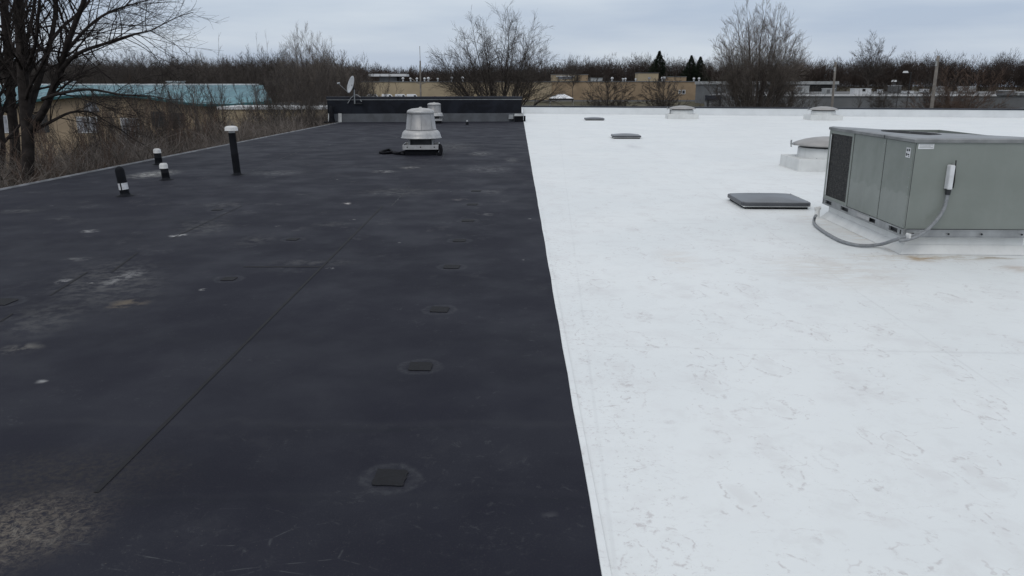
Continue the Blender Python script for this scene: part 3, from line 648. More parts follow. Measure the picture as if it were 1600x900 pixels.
# walls
tk = .02
MB().box((0, 0, zr1), (LX, tk, Z1-.045)).build('front_panel', 'cabinet', hv, bevel=.004)
MB().box((LX-tk, tk+.001, zr1), (LX, LY, Z1-.045)).build('right_panel', 'cabinet', hv)
MB().box((0, LY-tk, zr1), (LX-tk-.001, LY, Z1-.045)).build('rear_panel', 'cabinet', hv)
MB().box((-.004, .001+tk, zr1+.004), (.016, .83, Z1-.05)).build('side_panel', 'cabinet', hv, bevel=.004)
MB().box((-.004, .842, zr1+.004), (.016, 1.93, Z1-.05)).build('side_panel', 'cabinet', hv, bevel=.004)
fr = MB(); fr.box((-.012, 1.94, zr1), (.02, 2.0, Z1-.045)); fr.box((-.012, 2.87, zr1), (.02, LY, Z1-.045)); fr.box((-.011, 2.001, zr1), (.02, 2.869, zr1+.05)); fr.box((-.011, 2.001, Z1-.1), (.02, 2.869, Z1-.046))
fr.build('coil_frame', 'cabinet', hv, bevel=.003)
MB().box((.004, 2.0, zr1+.045), (.05, 2.86, Z1-.09)).build('coil', 'coil', hv)
cg = MB()
for z in np.linspace(zr1+.07, Z1-.12, 34): cg.box((-.002, 2.0, z), (.003, 2.862, z+.0025))
for y in np.linspace(2.02, 2.84, 14): cg.box((-.004, y, zr1+.05), (-.0025, y+.004, Z1-.1))
cg.build('coil_guard', 'dark_metal', hv)
MB().box((-.016, 2.845, zr1+.06), (-.0125, 2.87, Z1-.12)).build('bright_edge', 'white_trim', hv)
# panel line marks on the front
MB().box((1.60, -.004, zr1+.003), (1.607, -.0005, Z1-.05)).build('panel_joint', 'dark_metal', hv)
MB().box((0.03, -.004, zr1+.0015), (LX-.01, -.0005, zr1+.007)).build('panel_joint', 'dark_metal', hv)
MB().box((.003, -.003, zr1+.01), (.009, -.0005, Z1-.05)).build('panel_joint', 'dark_metal', hv)
for yy in (.8365, 1.935): MB().box((-.0045, yy-.003, zr1+.01), (-.001, yy+.003, Z1-.06)).build('panel_joint', 'tyre', hv)
for z in np.linspace(zr1+.05, Z1-.12, 9):
    for yy in (.05, .80, .875, 1.9):
        MB().box((-.0075, yy-.006, z-.006), (-.0042, yy+.006, z+.006)).build('panel_screw', 'galv', hv)
# top with overhanging edge
tp = MB(); o1 = .025
zb = Z1-.045
tp.add([(-o1, -o1, zb), (LX+o1, -o1, zb), (LX+o1, LY+o1, zb-.1), (-o1, LY+o1, zb), (-o1, -o1, Z1-.005), (LX+o1, -o1, Z1-.005), (LX+o1, LY+o1, Z1-.105), (-o1, LY+o1, Z1-.005),
        (.02, .02, Z1+.008), (LX-.02, .02, Z1+.008), (LX-.02, LY-.02, Z1-.09), (.02, LY-.02, Z1+.008)],
       [(0, 1, 5, 4), (1, 2, 6, 5), (2, 3, 7, 6), (3, 0, 4, 7), (4, 5, 9, 8), (5, 6, 10, 9), (6, 7, 11, 10), (7, 4, 8, 11), (8, 9, 10), (8, 10, 11), (0, 3, 2, 1)])
tp.build('top_cover', 'cab_top', hv, bevel=.003)
MB().box((-o1-.004, .86, Z1-.046), (-o1-.0005, .875, Z1-.002)).build('cover_joint', 'dark_metal', hv)
for y in np.linspace(.1, 2.8, 10): MB().box((-o1-.004, y, Z1-.03), (-o1-.0005, y+.012, Z1-.018)).build('cover_screw', 'galv', hv)
# condenser fan
fc = (.83, 1.92)
FR = MB().lathe([(.42, .0), (.415, .012), (.40, .014), (.39, .0)], 40).build('fan_ring', 'dark_metal', hv, loc=(fc[0], fc[1], Z1-.034)); FR.rotation_euler = (0, R(3.2), 0)
FR = MB().lathe([(.39, .004), (.001, .004)], 40).build('fan_opening', 'tyre', hv, loc=(fc[0], fc[1], Z1-.034)); FR.rotation_euler = (0, R(3.2), 0)
gd = MB()
for r_ in np.linspace(.08, .38, 8): gd.lathe([(r_, .012), (r_+.006, .014), (r_+.006, .01)], 32)
for k in range(6):
    an = k*math.pi/6; gd.tube([(-.39*math.cos(an), -.39*math.sin(an), .012), (.39*math.cos(an), .39*math.sin(an), .012)], .005, 5)
FR = gd.build('fan_guard', 'dark_metal', hv, loc=(fc[0], fc[1], Z1-.034)); FR.rotation_euler = (0, R(3.2), 0)
# stickers
def sticker(a, b, name, side):
    if side == 'front': MB().box((a[0], -.0035, a[1]), (b[0], -.0005, b[1])).build(name, 'white_trim', hv)
    else: MB().box((-.0075, a[0], a[1]), (-.0045, b[0], b[1])).build(name, 'white_trim', hv)
sticker((.035, 1.395), (.235, 1.46), 'sticker', 'front'); sticker((.1, 1.27), (.22, 1.40), 'sticker', 'left')
ln = MB()
for i in range(3): ln.box((.05, -.0045, 1.41+i*.017), (.22-.03*(i % 2), -.004, 1.417+i*.017))
ln.build('print_lines', 'unit_grey', hv)
ln = MB()
for i, (y, z, w_, h_) in enumerate(((.115, 1.355, .04, .03), (.17, 1.35, .035, .03), (.12, 1.30, .05, .02), (.18, 1.29, .03, .04), (.115, 1.28, .03, .01))): ln.box((-.0085, y, z), (-.008, y+w_, z+h_))
ln.build('print_lines', 'dark_metal', hv)
MB().box((-.018, 1.05, zr0+.03), (-.0145, 1.5, zr1-.02)).build('rating_plate', 'alu', hv)
# disconnect switch
dl = (lambda px, py: (hv_inv @ A(px, py, c0.y-.02)))
bpy.context.view_layer.update(); hv_inv = Matrix.Rotation(R(2), 4, 'Z') @ Matrix.Translation((-c0.x, -c0.y, 0))
b0, b1 = dl(1474, 295), dl(1489, 257)
ds = thing('disconnect_switch', (0, 0, 0), 'white switch box with dark handle on the front of the big rooftop unit', 'switch box')
bpy.data.objects.remove(ds)
bxo = MB().box((b0.x, -.11, b0.z), (b1.x-.015, -.004, b1.z)).build('switch_box', 'white_trim', hv, bevel=.015)
MB().box((b1.x-.013, -.06, b0.z-.02), (b1.x+.008, -.004, b1.z+.01)).build('backplate', 'unit_grey', hv)
MB().tube([(b1.x, -.07, b0.z+.02), (b1.x+.003, -.085, b0.z+.10), (b1.x-.004, -.07, b1.z+.06)], [.016, .01, .007], 8).build('switch_handle', 'tyre', hv)
MB().tube([((b0.x+b1.x)/2, -.06, b0.z+.01), ((b0.x+b1.x)/2-.003, -.06, b0.z-.07)], [.038, .03], 14).build('conduit_fitting', 'dark_metal', hv)
# flexible conduit down the front and away over the roof
wp_ = hv.matrix_world if False else Matrix.Translation((c0.x, c0.y, 0)) @ Matrix.Rotation(R(-2), 4, 'Z')
s_ = wp_ @ Vector(((b0.x+b1.x)/2-.003, -.06, b0.z-.05))
pts = [s_, A(1479, 312, s_.y), A(1473, 330, s_.y-.01), A(1458, 350, s_.y-.05), A(1438, 367, s_.y-.1), A(1418, 374.5, s_.y-.12), A(1405, 376, s_.y-.1)]
tag(MB().tube(spline(pts, 8), .023, 10).build('flexible_conduit', 'conduit'), 'grey flexible conduit curving down from the switch box', 'conduit')
pts2 = [A(1437, 367, s_.y-.06), A(1418, 369.5, s_.y-.06), A(1398, 375, c0.y-.0), G(1375, 382, .05), G(1345, 383.5, .03), G(1318, 378, .03), G(1297, 368, .03), G(1279, 356, .03), G(1272, 348, .04), G(1273, 340, .10), G(1275, 337, .16)]
tag(MB().tube(spline(pts2, 8), .024, 10).build('flexible_conduit', 'conduit'), 'grey flexible conduit looping over the white roof from the big unit', 'conduit')
tr_ = G(1276, 340, 0)
st_ = thing('conduit_stub', (tr_.x, tr_.y, 0), 'small white pipe stub where the looping conduit enters the roof', 'pipe stub')
MB().lathe([(.07, 0), (.045, .015), (.04, .16), (.001, .17)], 16).build('stub', 'white_paint', st_)
MB().tube([(-.05, 0, .15), (.05, 0, .17)], .03, 10).build('elbow', 'pvc', st_)
cj = A(1420, 372, s_.y-.1)
tag(MB().box((cj.x-.02, cj.y-.035, cj.z-.035), (cj.x+.015, cj.y+.06, cj.z+.06)).build('conduit_clamp', 'pvc', bevel=.01), 'pale clamp holding the two conduits at the unit corner', 'clamp')

# ------------------------------------------------------------------ bare trees
def grow_tree(seed, Ht, stems, levels, spread, up, r0, kids_n, lratio, jit, twig_r, trunk_len=.3, kink=.12):
    """returns polylines: list of (points Nx3, radii N, level)"""
    rnd = random.Random(seed); out = []
    def perp(d, ang, az):
        a = d.orthogonal().normalized(); b = d.cross(a)
        return (d*math.cos(ang)+(a*math.cos(az)+b*math.sin(az))*math.sin(ang)).normalized()
    def br(p, d, L, r, lev):
        n = {0: 7, 1: 6, 2: 5}.get(lev, 3 if lev < levels else 2)
        pts = [p.copy()]; rad = [r]; dirs = [d]
        rend = max(twig_r*.6, r*(.45 if lev < levels else .4))
        for i in range(n):
            d = (d+Vector((rnd.gauss(0, jit), rnd.gauss(0, jit), rnd.gauss(0, jit)+up))).normalized()
            p = p+d*(L/n); pts.append(p.copy()); rad.append(r+(rend-r)*(i+1)/n); dirs.append(d)
        out.append((pts, rad, lev))
        if lev >= levels: return
        k = kids_n[lev]
        for j in range(k):
            u = (.28+.72*(j+rnd.random()*.8)/k) if lev else (.35+.65*(j+rnd.random())/k)
            u = min(u, .99); f = u*n; i = min(int(f), n-1)
            q = pts[i].lerp(pts[i+1], f-i); rr = (rad[i]+(rad[i+1]-rad[i])*(f-i))
            nd = perp(dirs[i+1], R(rnd.uniform(spread[0], spread[1])), j*2.4+rnd.uniform(-.6, .6))
            br(q, nd, L*lratio*(1.15-.45*u)*rnd.uniform(.75, 1.2), max(twig_r, rr*rnd.uniform(.5, .68)), lev+1)
        br(pts[-1], dirs[-1], L*lratio*.9, max(twig_r, rad[-1]), lev+1)
    for s in range(stems):
        if stems == 1: d = Vector((rnd.uniform(-.04, .04), rnd.uniform(-.04, .04), 1)); o = Vector((0, 0, 0))
        else:
            a = 2*math.pi*(s+rnd.uniform(-.25, .25))/stems; tl = rnd.uniform(.12, .7) if stems > 3 else rnd.uniform(.05, .25)
            d = Vector((math.cos(a)*tl, math.sin(a)*tl, 1)); o = Vector((math.cos(a)*r0, math.sin(a)*r0, 0))
        br(o, d.normalized(), Ht*trunk_len*rnd.uniform(.85, 1.1), r0*rnd.uniform(.75, 1), 0)
    return out
def polys_to_arrays(polys, fat=1.):
    V = []; Fq = []; base = 0
    for pts, rad, lev in polys:
        n = len(pts); seg = 8 if lev == 0 else (5 if lev == 1 else 3)
        P = np.array([tuple(p) for p in pts]); D = np.empty_like(P); D[1:-1] = P[2:]-P[:-2]; D[0] = P[1]-P[0]; D[-1] = P[-1]-P[-2]
        D /= np.linalg.norm(D, axis=1)[:, None]+1e-9
        ref = np.array([1., 0, 0]) if abs(D[0, 0]) < .7 else np.array([0, 1., 0])
        U = np.cross(D, ref); U /= np.linalg.norm(U, axis=1)[:, None]+1e-9; W_ = np.cross(D, U)
        a = np.arange(seg)*2*math.pi/seg; r = np.array(rad)[:, None, None]*fat
        vs = P[:, None, :]+r*(U[:, None, :]*np.cos(a)[None, :, None]+W_[:, None, :]*np.sin(a)[None, :, None])
        V.append(vs.reshape(-1, 3)); i = np.arange(n-1)[:, None]*seg; k = np.arange(seg)[None, :]; k2 = (k+1) % seg
        Fq.append((np.stack([i+k, i+k2, i+seg+k2, i+seg+k], -1)+base).reshape(-1, 4)); base += n*seg
    return np.concatenate(V), np.concatenate(Fq)
def np_mesh(name, V, Q, m):
    me = bpy.data.meshes.new(name); me.vertices.add(len(V)); me.vertices.foreach_set('co', V.astype(np.float32).ravel())
    me.loops.add(len(Q)*4); me.loops.foreach_set('vertex_index', Q.astype(np.int32).ravel())
    me.polygons.add(len(Q)); me.polygons.foreach_set('loop_start', np.arange(len(Q), dtype=np.int32)*4); me.polygons.foreach_set('use_smooth', np.ones(len(Q), bool))
    me.materials.append(M[m]); me.update(calc_edges=True); me.validate(); return me
def tree_meshes(key, mt_, mc, split=1, **kw):
    pl_ = grow_tree(**kw); a = [x for x in pl_ if x[2] < split]; b = [x for x in pl_ if x[2] >= split]
    top = max(p.z for x in pl_ for p in x[0])
    Va, Fa = polys_to_arrays(a); Vb, Fb = polys_to_arrays(b)
    return np_mesh('trunk_'+key, Va, Fa, mt_), np_mesh('crown_'+key, Vb, Fb, mc), top
def plant(proto, px, D, top_py, name, label, cat='tree', group=None, sx=1., rz=None, base=GZ, x=None):
    mt_, mc, top = proto
    p = A(px, 132, D) if x is None else Vector((x, D, 0)); zt = A(px, top_py, D).z; s = (zt-base)/top
    r = thing(name, (p.x, p.y, base), label, cat, group, random.uniform(0, 6.28) if rz is None else rz); r.scale = (s*sx, s*sx, s)
    for nm, me in (('trunk', mt_), ('crown', mc)):
        o = bpy.data.objects.new(nm, me); C.objects.link(o); o.parent = r
    return r
# prototypes
def env_tree(seed, Ht, limbs, h0, w, hc, phi, r0, lr, nb, sub, twl, tr=.009, lo=.0, wob=.08, up=.05, mx=4, kr=(.72, 1.03)):
    rnd = random.Random(seed); polys = []
    def perp(d, ang, az):
        a = d.orthogonal().normalized(); b = d.cross(a); return (d*math.cos(ang)+(a*math.cos(az)+b*math.sin(az))*math.sin(ang)).normalized()
    def tw(p, d, L, r, lev):
        n = 4 if lev < mx else 3; pts = [p.copy()]; rad = [r]; ds = [d]
        for i in range(n):
            d = (d+Vector((rnd.gauss(0, .075), rnd.gauss(0, .075), rnd.gauss(0, .07)+up))).normalized(); p = p+d*L/n; pts.append(p.copy()); rad.append(max(tr*.7, r*(1-.6*(i+1)/n))); ds.append(d)
        polys.append((pts, rad, lev))
        if lev >= mx: return
        for j in range(sub):
            u = .15+.85*(j+rnd.random())/sub; f = min(u, .99)*n; i = int(f)
            tw(pts[i].lerp(pts[i+1], f-i), perp(ds[i+1], R(rnd.uniform(18, 42)), rnd.uniform(0, 6.28)), L*rnd.uniform(.42, .66), max(tr, rad[i]*.5), lev+1)
    if h0 > .12:
        T = [Vector((rnd.gauss(0, .03)*Ht*z, rnd.gauss(0, .03)*Ht*z, z*Ht)) for z in np.linspace(0, max(h0*1.6, .75), 8)]; n = len(T)
        polys.append((T, [r0*(1-.75*i/(n-1)) for i in range(n)], 0))
    for k in range(limbs):
        az = k*2.4+rnd.uniform(-.5, .5); ph = R(phi*math.sqrt((k+.5)/limbs)*rnd.uniform(.85, 1.12)); kk = rnd.uniform(*kr)
        e = Vector((w*Ht*math.sin(ph)*math.cos(az), w*Ht*math.sin(ph)*math.sin(az), Ht*hc+(1-hc)*Ht*math.cos(ph)))*1
        e = Vector((e.x*kk, e.y*kk, Ht*hc+(e.z-Ht*hc)*kk))
        if h0 > .12:
            zs = h0*Ht+(max(h0*1.6, .75)-h0)*Ht*rnd.uniform(0, 1)*(1-k/limbs); f = zs/(max(h0*1.6, .75)*Ht)*7; i = min(int(f), 6); b = T[i].lerp(T[i+1], f-i); rr = r0*(1-.75*f/7)*.6
        else: b = Vector((math.cos(az)*r0*1.3, math.sin(az)*r0*1.3, 0)); rr = r0*rnd.uniform(.6, 1)
        o = Vector((e.x, e.y, 0)); Ld = (e-b).length
        c1 = b+Vector((o.x*.22, o.y*.22, Ld*.30)); c2 = b.lerp(e, .62)+Vector((-o.x*.02, -o.y*.02, -Ld*.02))
        P = bez(b, c1, c2, e, 9); P = [q+Vector((rnd.gauss(0, 1), rnd.gauss(0, 1), rnd.gauss(0, 1)))*wob*Ld*.09*(1 if 0 < i_ else 0) for i_, q in enumerate(P)]
        n = len(P); rad = [max(tr*1.5, rr*(1-.93*(i_/(n-1))**.9)) for i_ in range(n)]
        polys.append((P, rad, 0 if h0 <= .12 and k < 5 else 1))
        for j in range(nb):
            u = lo+.1+(.9-lo)*(j+rnd.random())/nb; f = min(u, .99)*(n-1); i_ = int(f); d = (P[i_+1]-P[i_]).normalized()
            tw(P[i_].lerp(P[i_+1], f-i_), perp(d, R(rnd.uniform(20, 50)), rnd.uniform(0, 6.28)), twl*Ht*rnd.uniform(.7, 1.25)*(1.15-.5*u), max(tr*1.3, rad[i_]*.45), 2)
        tw(P[-1], (P[-1]-P[-2]).normalized(), twl*Ht*.7, rad[-1], 2)
    return polys
def proto(key, mt_, mc, **kw):
    pl_ = env_tree(**kw); Va, Fa = polys_to_arrays([x for x in pl_ if x[2] < 1]); Vb, Fb = polys_to_arrays([x for x in pl_ if x[2] >= 1])
    top = float(np.percentile(Vb[:, 2], 99.5)); return np_mesh('trunk_'+key, Va, Fa, mt_), np_mesh('crown_'+key, Vb, Fb, mc), top
FAN = proto('fan', 'bark', 'twig', seed=3, Ht=16, limbs=34, h0=0, w=.56, hc=.42, phi=84, lo=.42, kr=(.8, 1.03), r0=.3, lr=.5, nb=14, sub=5, twl=.21, tr=.0125, up=.0)
OVAL = proto('oval', 'bark_far', 'twig_pale', seed=11, Ht=16, limbs=46, h0=0, w=.35, hc=.52, phi=95, lo=.45, kr=(.78, 1.02), r0=.22, lr=.5, nb=13, sub=5, twl=.16, tr=.011, up=.03)
ROUND = proto('round', 'bark_far', 'twig', seed=21, Ht=14, limbs=18, h0=.3, w=.4, hc=.62, phi=105, r0=.2, lr=.5, nb=10, sub=5, twl=.15, tr=.014, up=.01)
FLARE = proto('flare', 'bark_far', 'twig', seed=43, Ht=8, limbs=20, h0=0, w=.62, hc=.4, phi=92, r0=.09, lr=.5, nb=11, sub=5, twl=.2, tr=.011, up=.01)
FLARER = (FLARE[0], FLARE[1].copy(), FLARE[2]); FLARER[1].materials[0] = M['twig_red']
SPREAD = proto('spread', 'bark', 'twig', seed=57, Ht=8, limbs=22, h0=.2, w=.55, hc=.55, phi=110, r0=.2, lr=.5, nb=9, sub=4, twl=.16, tr=.02, up=.0)
SAP = proto('sapling', 'bark_far', 'twig', seed=31, Ht=9, limbs=16, h0=.25, w=.2, hc=.5, phi=120, r0=.08, lr=.5, nb=6, sub=3, twl=.1, tr=.008, mx=3, up=.12)
SAPR = proto('sapling_red', 'bark_far', 'twig_red', seed=37, Ht=6, limbs=16, h0=0, w=.5, hc=.45, phi=95, r0=.06, lr=.5, nb=9, sub=5, twl=.22, tr=.006, wob=.2)

plant(FAN, 781, 95, 24, 'bare_tree', 'wide many-stemmed bare tree rising behind the right half of the black wall', sx=.98, rz=.4)
plant(OVAL, 1182, 88, 9, 'bare_tree', 'tall oval bare tree right of the long tan building', sx=.95, rz=1.1)
plant(FLARE, 1170, 86, 88, 'bare_shrub', 'dense dark bush round the foot of the tall oval bare tree', 'shrub', sx=.95)
plant(FLARE, 1222, 90, 104, 'bare_shrub', 'spreading bare shrub just right of the tall oval bare tree', 'shrub', sx=.8)
plant(SPREAD, 951, 110, 118, 'bare_tree', 'small round dark tree in front of the middle of the tan building', sx=.85)
plant(SPREAD, 1037, 120, 116, 'bare_tree', 'thin pale tree in front of the window of the tan building', sx=.75)
plant(ROUND, 1356, 250, 52, 'bare_tree', 'lone round-crowned tree standing taller than the woods', sx=.75)
plant(FLARER, 1505, 100, 98, 'bare_tree', 'reddish many-stemmed tree right of the leaning utility pole', sx=1.1)
plant(FLARE, 1470, 104, 112, 'bare_shrub', 'low spreading shrub at the foot of the leaning utility pole', 'shrub', sx=1.0)
plant(SAP, 1240, 96, 96, 'bare_tree', 'thin dark-stemmed tree before the grey building, left of the light utility pole', sx=.9)
plant(SAP, 1278, 100, 120, 'bare_tree', 'small sapling beside the light utility pole', sx=.9)
plant(ROUND, 1385, 100, 118, 'bare_tree', 'small dark tree before the grey building between the two utility poles', sx=.8)
plant(SAP, 1346, 105, 122, 'bare_tree', 'slim sapling standing before the pale rooftop box with a dark hole', sx=.7)
plant(ROUND, 895, 300, 86, 'bare_tree', 'airy bare tree behind the left end of the far tan building roof', sx=.6)
plant(ROUND, 562, 70, 90, 'bare_tree', 'bare tree behind the satellite dish', sx=.5)
plant(FLARE, 592, 75, 122, 'bare_shrub', 'bare shrub right of the satellite dish', 'shrub', sx=.6)
plant(OVAL, 484, 75, 52, 'bare_tree', 'pale fine-twigged tree left of the black wall', sx=.85)
for px, D, ty, sx, lb in ((268, 40, 58, .6, 'tall thin sapling above the left vent pipes'), (300, 46, 72, .6, 'slim sapling between the two tallest saplings'), (336, 42, 62, .6, 'straight sapling left of the tall vent pipe'),
                      (400, 50, 60, .5, 'first of two slender twin saplings left of the black wall'), (418, 52, 57, .5, 'second of two slender twin saplings left of the black wall'), (232, 34, 92, .8, 'short leaning sapling before the teal roof')):
    plant(SAP, px, D, ty, 'sapling', lb, 'sapling', 'saplings beyond the left roof edge', sx=sx)
lbs = 'reddish bare shrub in the thicket beyond the left roof edge'
for px, D, ty, sx in ((20, 22, 205, 1.), (70, 26, 205, .8), (110, 24, 190, .9), (150, 27, 178, .8), (182, 30, 135, .5), (222, 33, 150, .55), (262, 36, 160, .6), (300, 38, 140, .5), (345, 41, 158, .6), (390, 46, 150, .5)):
    NB = globals().get('NB', -1)+1
    plant(SAPR, px, D, ty, 'bare_shrub', ORD[NB]+' bare shrub from the left in the thicket beyond the left roof edge', 'shrub', 'shrubs beyond the left roof edge', sx=sx)
for i, (px, D, ty, sx) in enumerate(((92, 29, 158, .5), (150, 31, 148, .5), (188, 33, 150, .6), (212, 35, 136, .5), (240, 38, 135, .5), (284, 40, 132, .5), (318, 42, 128, .6))):
    plant(FLARE, px, D, ty, 'bare_shrub', ORD[i]+' dark-stemmed tall shrub from the left in front of the teal-roofed building', 'shrub', 'dark shrubs before the teal-roofed building', sx=sx)
lbs = 'dark bushy tree in the clump between the teal roof and the black wall'
for NC, (px, D, ty, sx) in enumerate(sorted(((432, 54, 112, .7), (455, 58, 96, .7), (480, 62, 98, .7), (506, 66, 96, .7), (530, 70, 104, .6), (465, 52, 135, .8), (497, 54, 140, .8), (442, 50, 150, .7), (518, 60, 125, .7)))):
    plant(FLARE, px, D, ty, 'bare_tree', ORD[NC]+' dark bushy tree from the left in the clump left of the black wall', 'tree', 'bushy trees left of the black wall', sx=sx)
lbs = 'bare tree in the row behind the teal-roofed building'
random.seed(12)
for i in range(38):
    px = -60+i*16+random.uniform(-6, 6); plant(random.choice((ROUND, ROUND, OVAL, FAN, ROUND)), px, random.uniform(95, 150), random.uniform(80, 100), 'bare_tree', lbs, 'tree', 'bare trees behind the teal-roofed building', sx=random.uniform(.9, 1.35))

# the great tree at the left: hand-led limbs, then twigs grown from them
def great_tree(specs, seed, name, label):
    rnd = random.Random(seed); polys = []
    def perp(d, ang, az):
        a = d.orthogonal().normalized(); b = d.cross(a); return (d*math.cos(ang)+(a*math.cos(az)+b*math.sin(az))*math.sin(ang)).normalized()
    def tw(p, d, L, r, lev, mx):
        n = 4 if lev < mx else 3; pts = [p.copy()]; rad = [r]; ds = [d]
        for i in range(n):
            d = (d+Vector((rnd.gauss(0, .12), rnd.gauss(0, .12), rnd.gauss(0, .11)+.015))).normalized(); p = p+d*L/n; pts.append(p.copy()); rad.append(max(.0025, r*(1-.6*(i+1)/n))); ds.append(d)
        polys.append((pts, rad, lev))
        if lev >= mx: return
        for j in range(5 if lev < mx-1 else 5):
            u = .2+.8*(j+rnd.random())/5.2; f = min(u, .99)*n; i = int(f)
            tw(pts[i].lerp(pts[i+1], f-i), perp(ds[i+1], R(rnd.uniform(20, 50)), rnd.uniform(0, 6.28)), L*rnd.uniform(.4, .62), max(.0035, rad[i]*.5), lev+1, mx)
    Ydef = None; base = None
    for pix, Y, r0_, r1_, nb, lb_ in specs:
        P = [A(px, py, Y+dy) for px, py, dy in pix]
        P = spline(P, 4); n = len(P); rad = [r0_+(r1_-r0_)*(i/(n-1))**.8 for i in range(n)]
        if base is None: base = Vector((P[0].x, P[0].y, GZ))
        polys.append((P, rad, 0 if lb_ == 'trunk' else 1))
        for j in range(nb):
            u = (.15 if lb_ != 'trunk' else .45)+(.85 if lb_ != 'trunk' else .55)*(j+rnd.random())/nb; f = min(u, .995)*(n-1); i = int(f)
            d = (P[i+1]-P[i]).normalized()
            tw(P[i].lerp(P[i+1], f-i), perp(d, R(rnd.uniform(22, 60)), rnd.uniform(0, 6.28)), rnd.uniform(1.3, 2.5)*(1.2-.5*u), max(.012, rad[i]*.4), 2, 4)
        tw(P[-1], (P[-1]-P[-2]).normalized(), 1.4, r1_, 2, 4)
    rt_ = thing(name, base, label, 'tree')
    for nm, sel, m in (('trunk', lambda l: l == 0, 'bark'), ('crown', lambda l: l > 0, 'bark')):
        V, Q = polys_to_arrays([x for x in polys if sel(x[2])]); V = V-np.array(tuple(base))
        o = bpy.data.objects.new(nm, np_mesh(nm, V, Q, m)); C.objects.link(o); o.parent = rt_
D1 = 23
great_tree([([(34, 430, 0), (40, 320, 0), (44, 230, 0), (38, 150, 0), (34, 90, 0), (30, 20, .3), (28, -60, .3)], D1, .21, .12, 14, 'trunk'),
            ([(50, 200, 0), (72, 165, -.3), (92, 110, -.5), (112, 50, -.8), (132, 0, -1), (150, -50, -1.2)], D1, .13, .05, 19, 'limb'),
            ([(40, 190, 0), (62, 120, .6), (80, 60, 1), (88, 0, 1.2), (84, -60, 1.4)], D1, .12, .04, 17, 'limb'),
            ([(66, 155, -.3), (95, 146, -.8), (140, 140, -1.2), (190, 148, -1.5), (235, 150, -1.7)], D1, .06, .02, 12, 'limb'),
            ([(52, 205, 0), (80, 190, .3), (110, 176, .6), (140, 175, .9), (160, 186, 1)], D1, .06, .02, 10, 'limb'),
            ([(85, 120, -.4), (120, 85, -.9), (165, 68, -1.3), (205, 55, -1.5), (235, 48, -1.7)], D1, .07, .02, 17, 'limb'),
            ([(92, 95, -.4), (130, 50, 0), (160, 25, .3), (190, 12, .5), (215, 5, .6)], D1, .06, .02, 17, 'limb'),
            ([(75, 70, .8), (100, 40, 1.2), (130, 15, 1.5), (150, -20, 1.7)], D1, .06, .03, 14, 'limb'),
            ([(42, 110, 0), (55, 70, -.8), (60, 20, -1.2), (66, -40, -1.4)], D1, .07, .03, 12, 'limb')], 5, 'bare_tree', 'great dark bare tree at the far left whose limbs reach over the teal roof')
great_tree([([(14, 430, 0), (20, 320, 0), (24, 235, 0), (18, 170, 0), (14, 100, 0), (8, 30, 0), (4, -60, 0)], 25.5, .19, .11, 17, 'trunk'),
            ([(20, 150, 0), (4, 100, .5), (-12, 40, .8), (-20, -40, 1)], 25.5, .12, .05, 12, 'limb'),
            ([(15, 130, 0), (36, 80, .6), (50, 30, 1.1), (58, -30, 1.5)], 25.5, .1, .04, 14, 'limb')], 6, 'bare_tree', 'slimmer dark trunk standing just left of the great tree')
great_tree([([(-20, 430, 0), (-8, 320, 0), (0, 250, 0), (-4, 180, 0), (-14, 90, 0), (-20, -20, 0)], 24, .2, .12, 14, 'trunk'),
            ([(-3, 190, 0), (10, 160, .3), (24, 120, .6), (32, 60, .9)], 24, .07, .03, 10, 'limb')], 8, 'bare_tree', 'leftmost dark trunk, cut by the left border of the photo')

# ------------------------------------------------------------------ thicket and woods (uncountable)
def slivers(P, Dv, L, r, flat=False):
    """bent three-sided twigs: P start, Dv unit dir, L length, r radius"""
    n = len(P); mid = P+Dv*(L*.5)[:, None]+np.random.normal(0, .09, (n, 3))*L[:, None]
    bend = np.random.normal(0, .35, (n, 3)); bend[:, 2] -= .1; d2 = Dv+bend; d2 /= np.linalg.norm(d2, axis=1)[:, None]; end = mid+d2*(L*.5)[:, None]
    ref = np.random.normal(0, 1, (n, 3)); U = np.cross(Dv, ref); U /= np.linalg.norm(U, axis=1)[:, None]; W_ = np.cross(Dv, U)
    rr = r[:, None]; rings = []
    if flat:
        V = np.stack([P-U*rr, P+U*rr, mid-U*rr*.8, mid+U*rr*.8, end-U*rr*.3, end+U*rr*.3], 1).reshape(-1, 3)
        return V, (np.array([[0, 1, 3, 2], [2, 3, 5, 4]])[None]+(np.arange(n)*6)[:, None, None]).reshape(-1, 4)
    for c_, s in ((P, 1.), (mid, .75), (end, .3)):
        for a in (0, 2.094, 4.189): rings.append(c_+(U*math.cos(a)+W_*math.sin(a))*rr*s)
    V = np.stack(rings, 1).reshape(-1, 3); q = []
    for lv in (0, 3):
        for k in range(3): q.append([lv+k, lv+(k+1) % 3, lv+3+(k+1) % 3, lv+3+k])
    Q = (np.array(q)[None]+(np.arange(n)*9)[:, None, None]).reshape(-1, 4)
    return V, Q
n = 36000
ys = 9+np.random.rand(n)**1.1*50
off = .35+np.abs(np.random.normal(0, 1, n))*3.2
xs = np.array([ex(y) for y in ys])-off
cl = (np.sin(xs*1.3+ys*.7)+np.sin(ys*.45+2)+np.sin(xs*.6-ys*1.1))*.32
hh = np.clip(-.55+cl*.8+.30*np.minimum(off, 3), -2.2, .7)
zs = GZ+1.2+(hh-GZ-1.2-1.0)*np.random.rand(n)**.35
dv = np.random.normal(0, .75, (n, 3)); dv[:, 2] = np.abs(dv[:, 2])*.8+.22; dv /= np.linalg.norm(dv, axis=1)[:, None]
L = .6+np.random.rand(n)*1.2; dv[:, 0] = np.where(off < 1.2, -np.abs(dv[:, 0]), dv[:, 0])
V, Q = slivers(np.stack([xs, ys, zs], 1), dv, L, .004+np.random.rand(n)**2*.014)
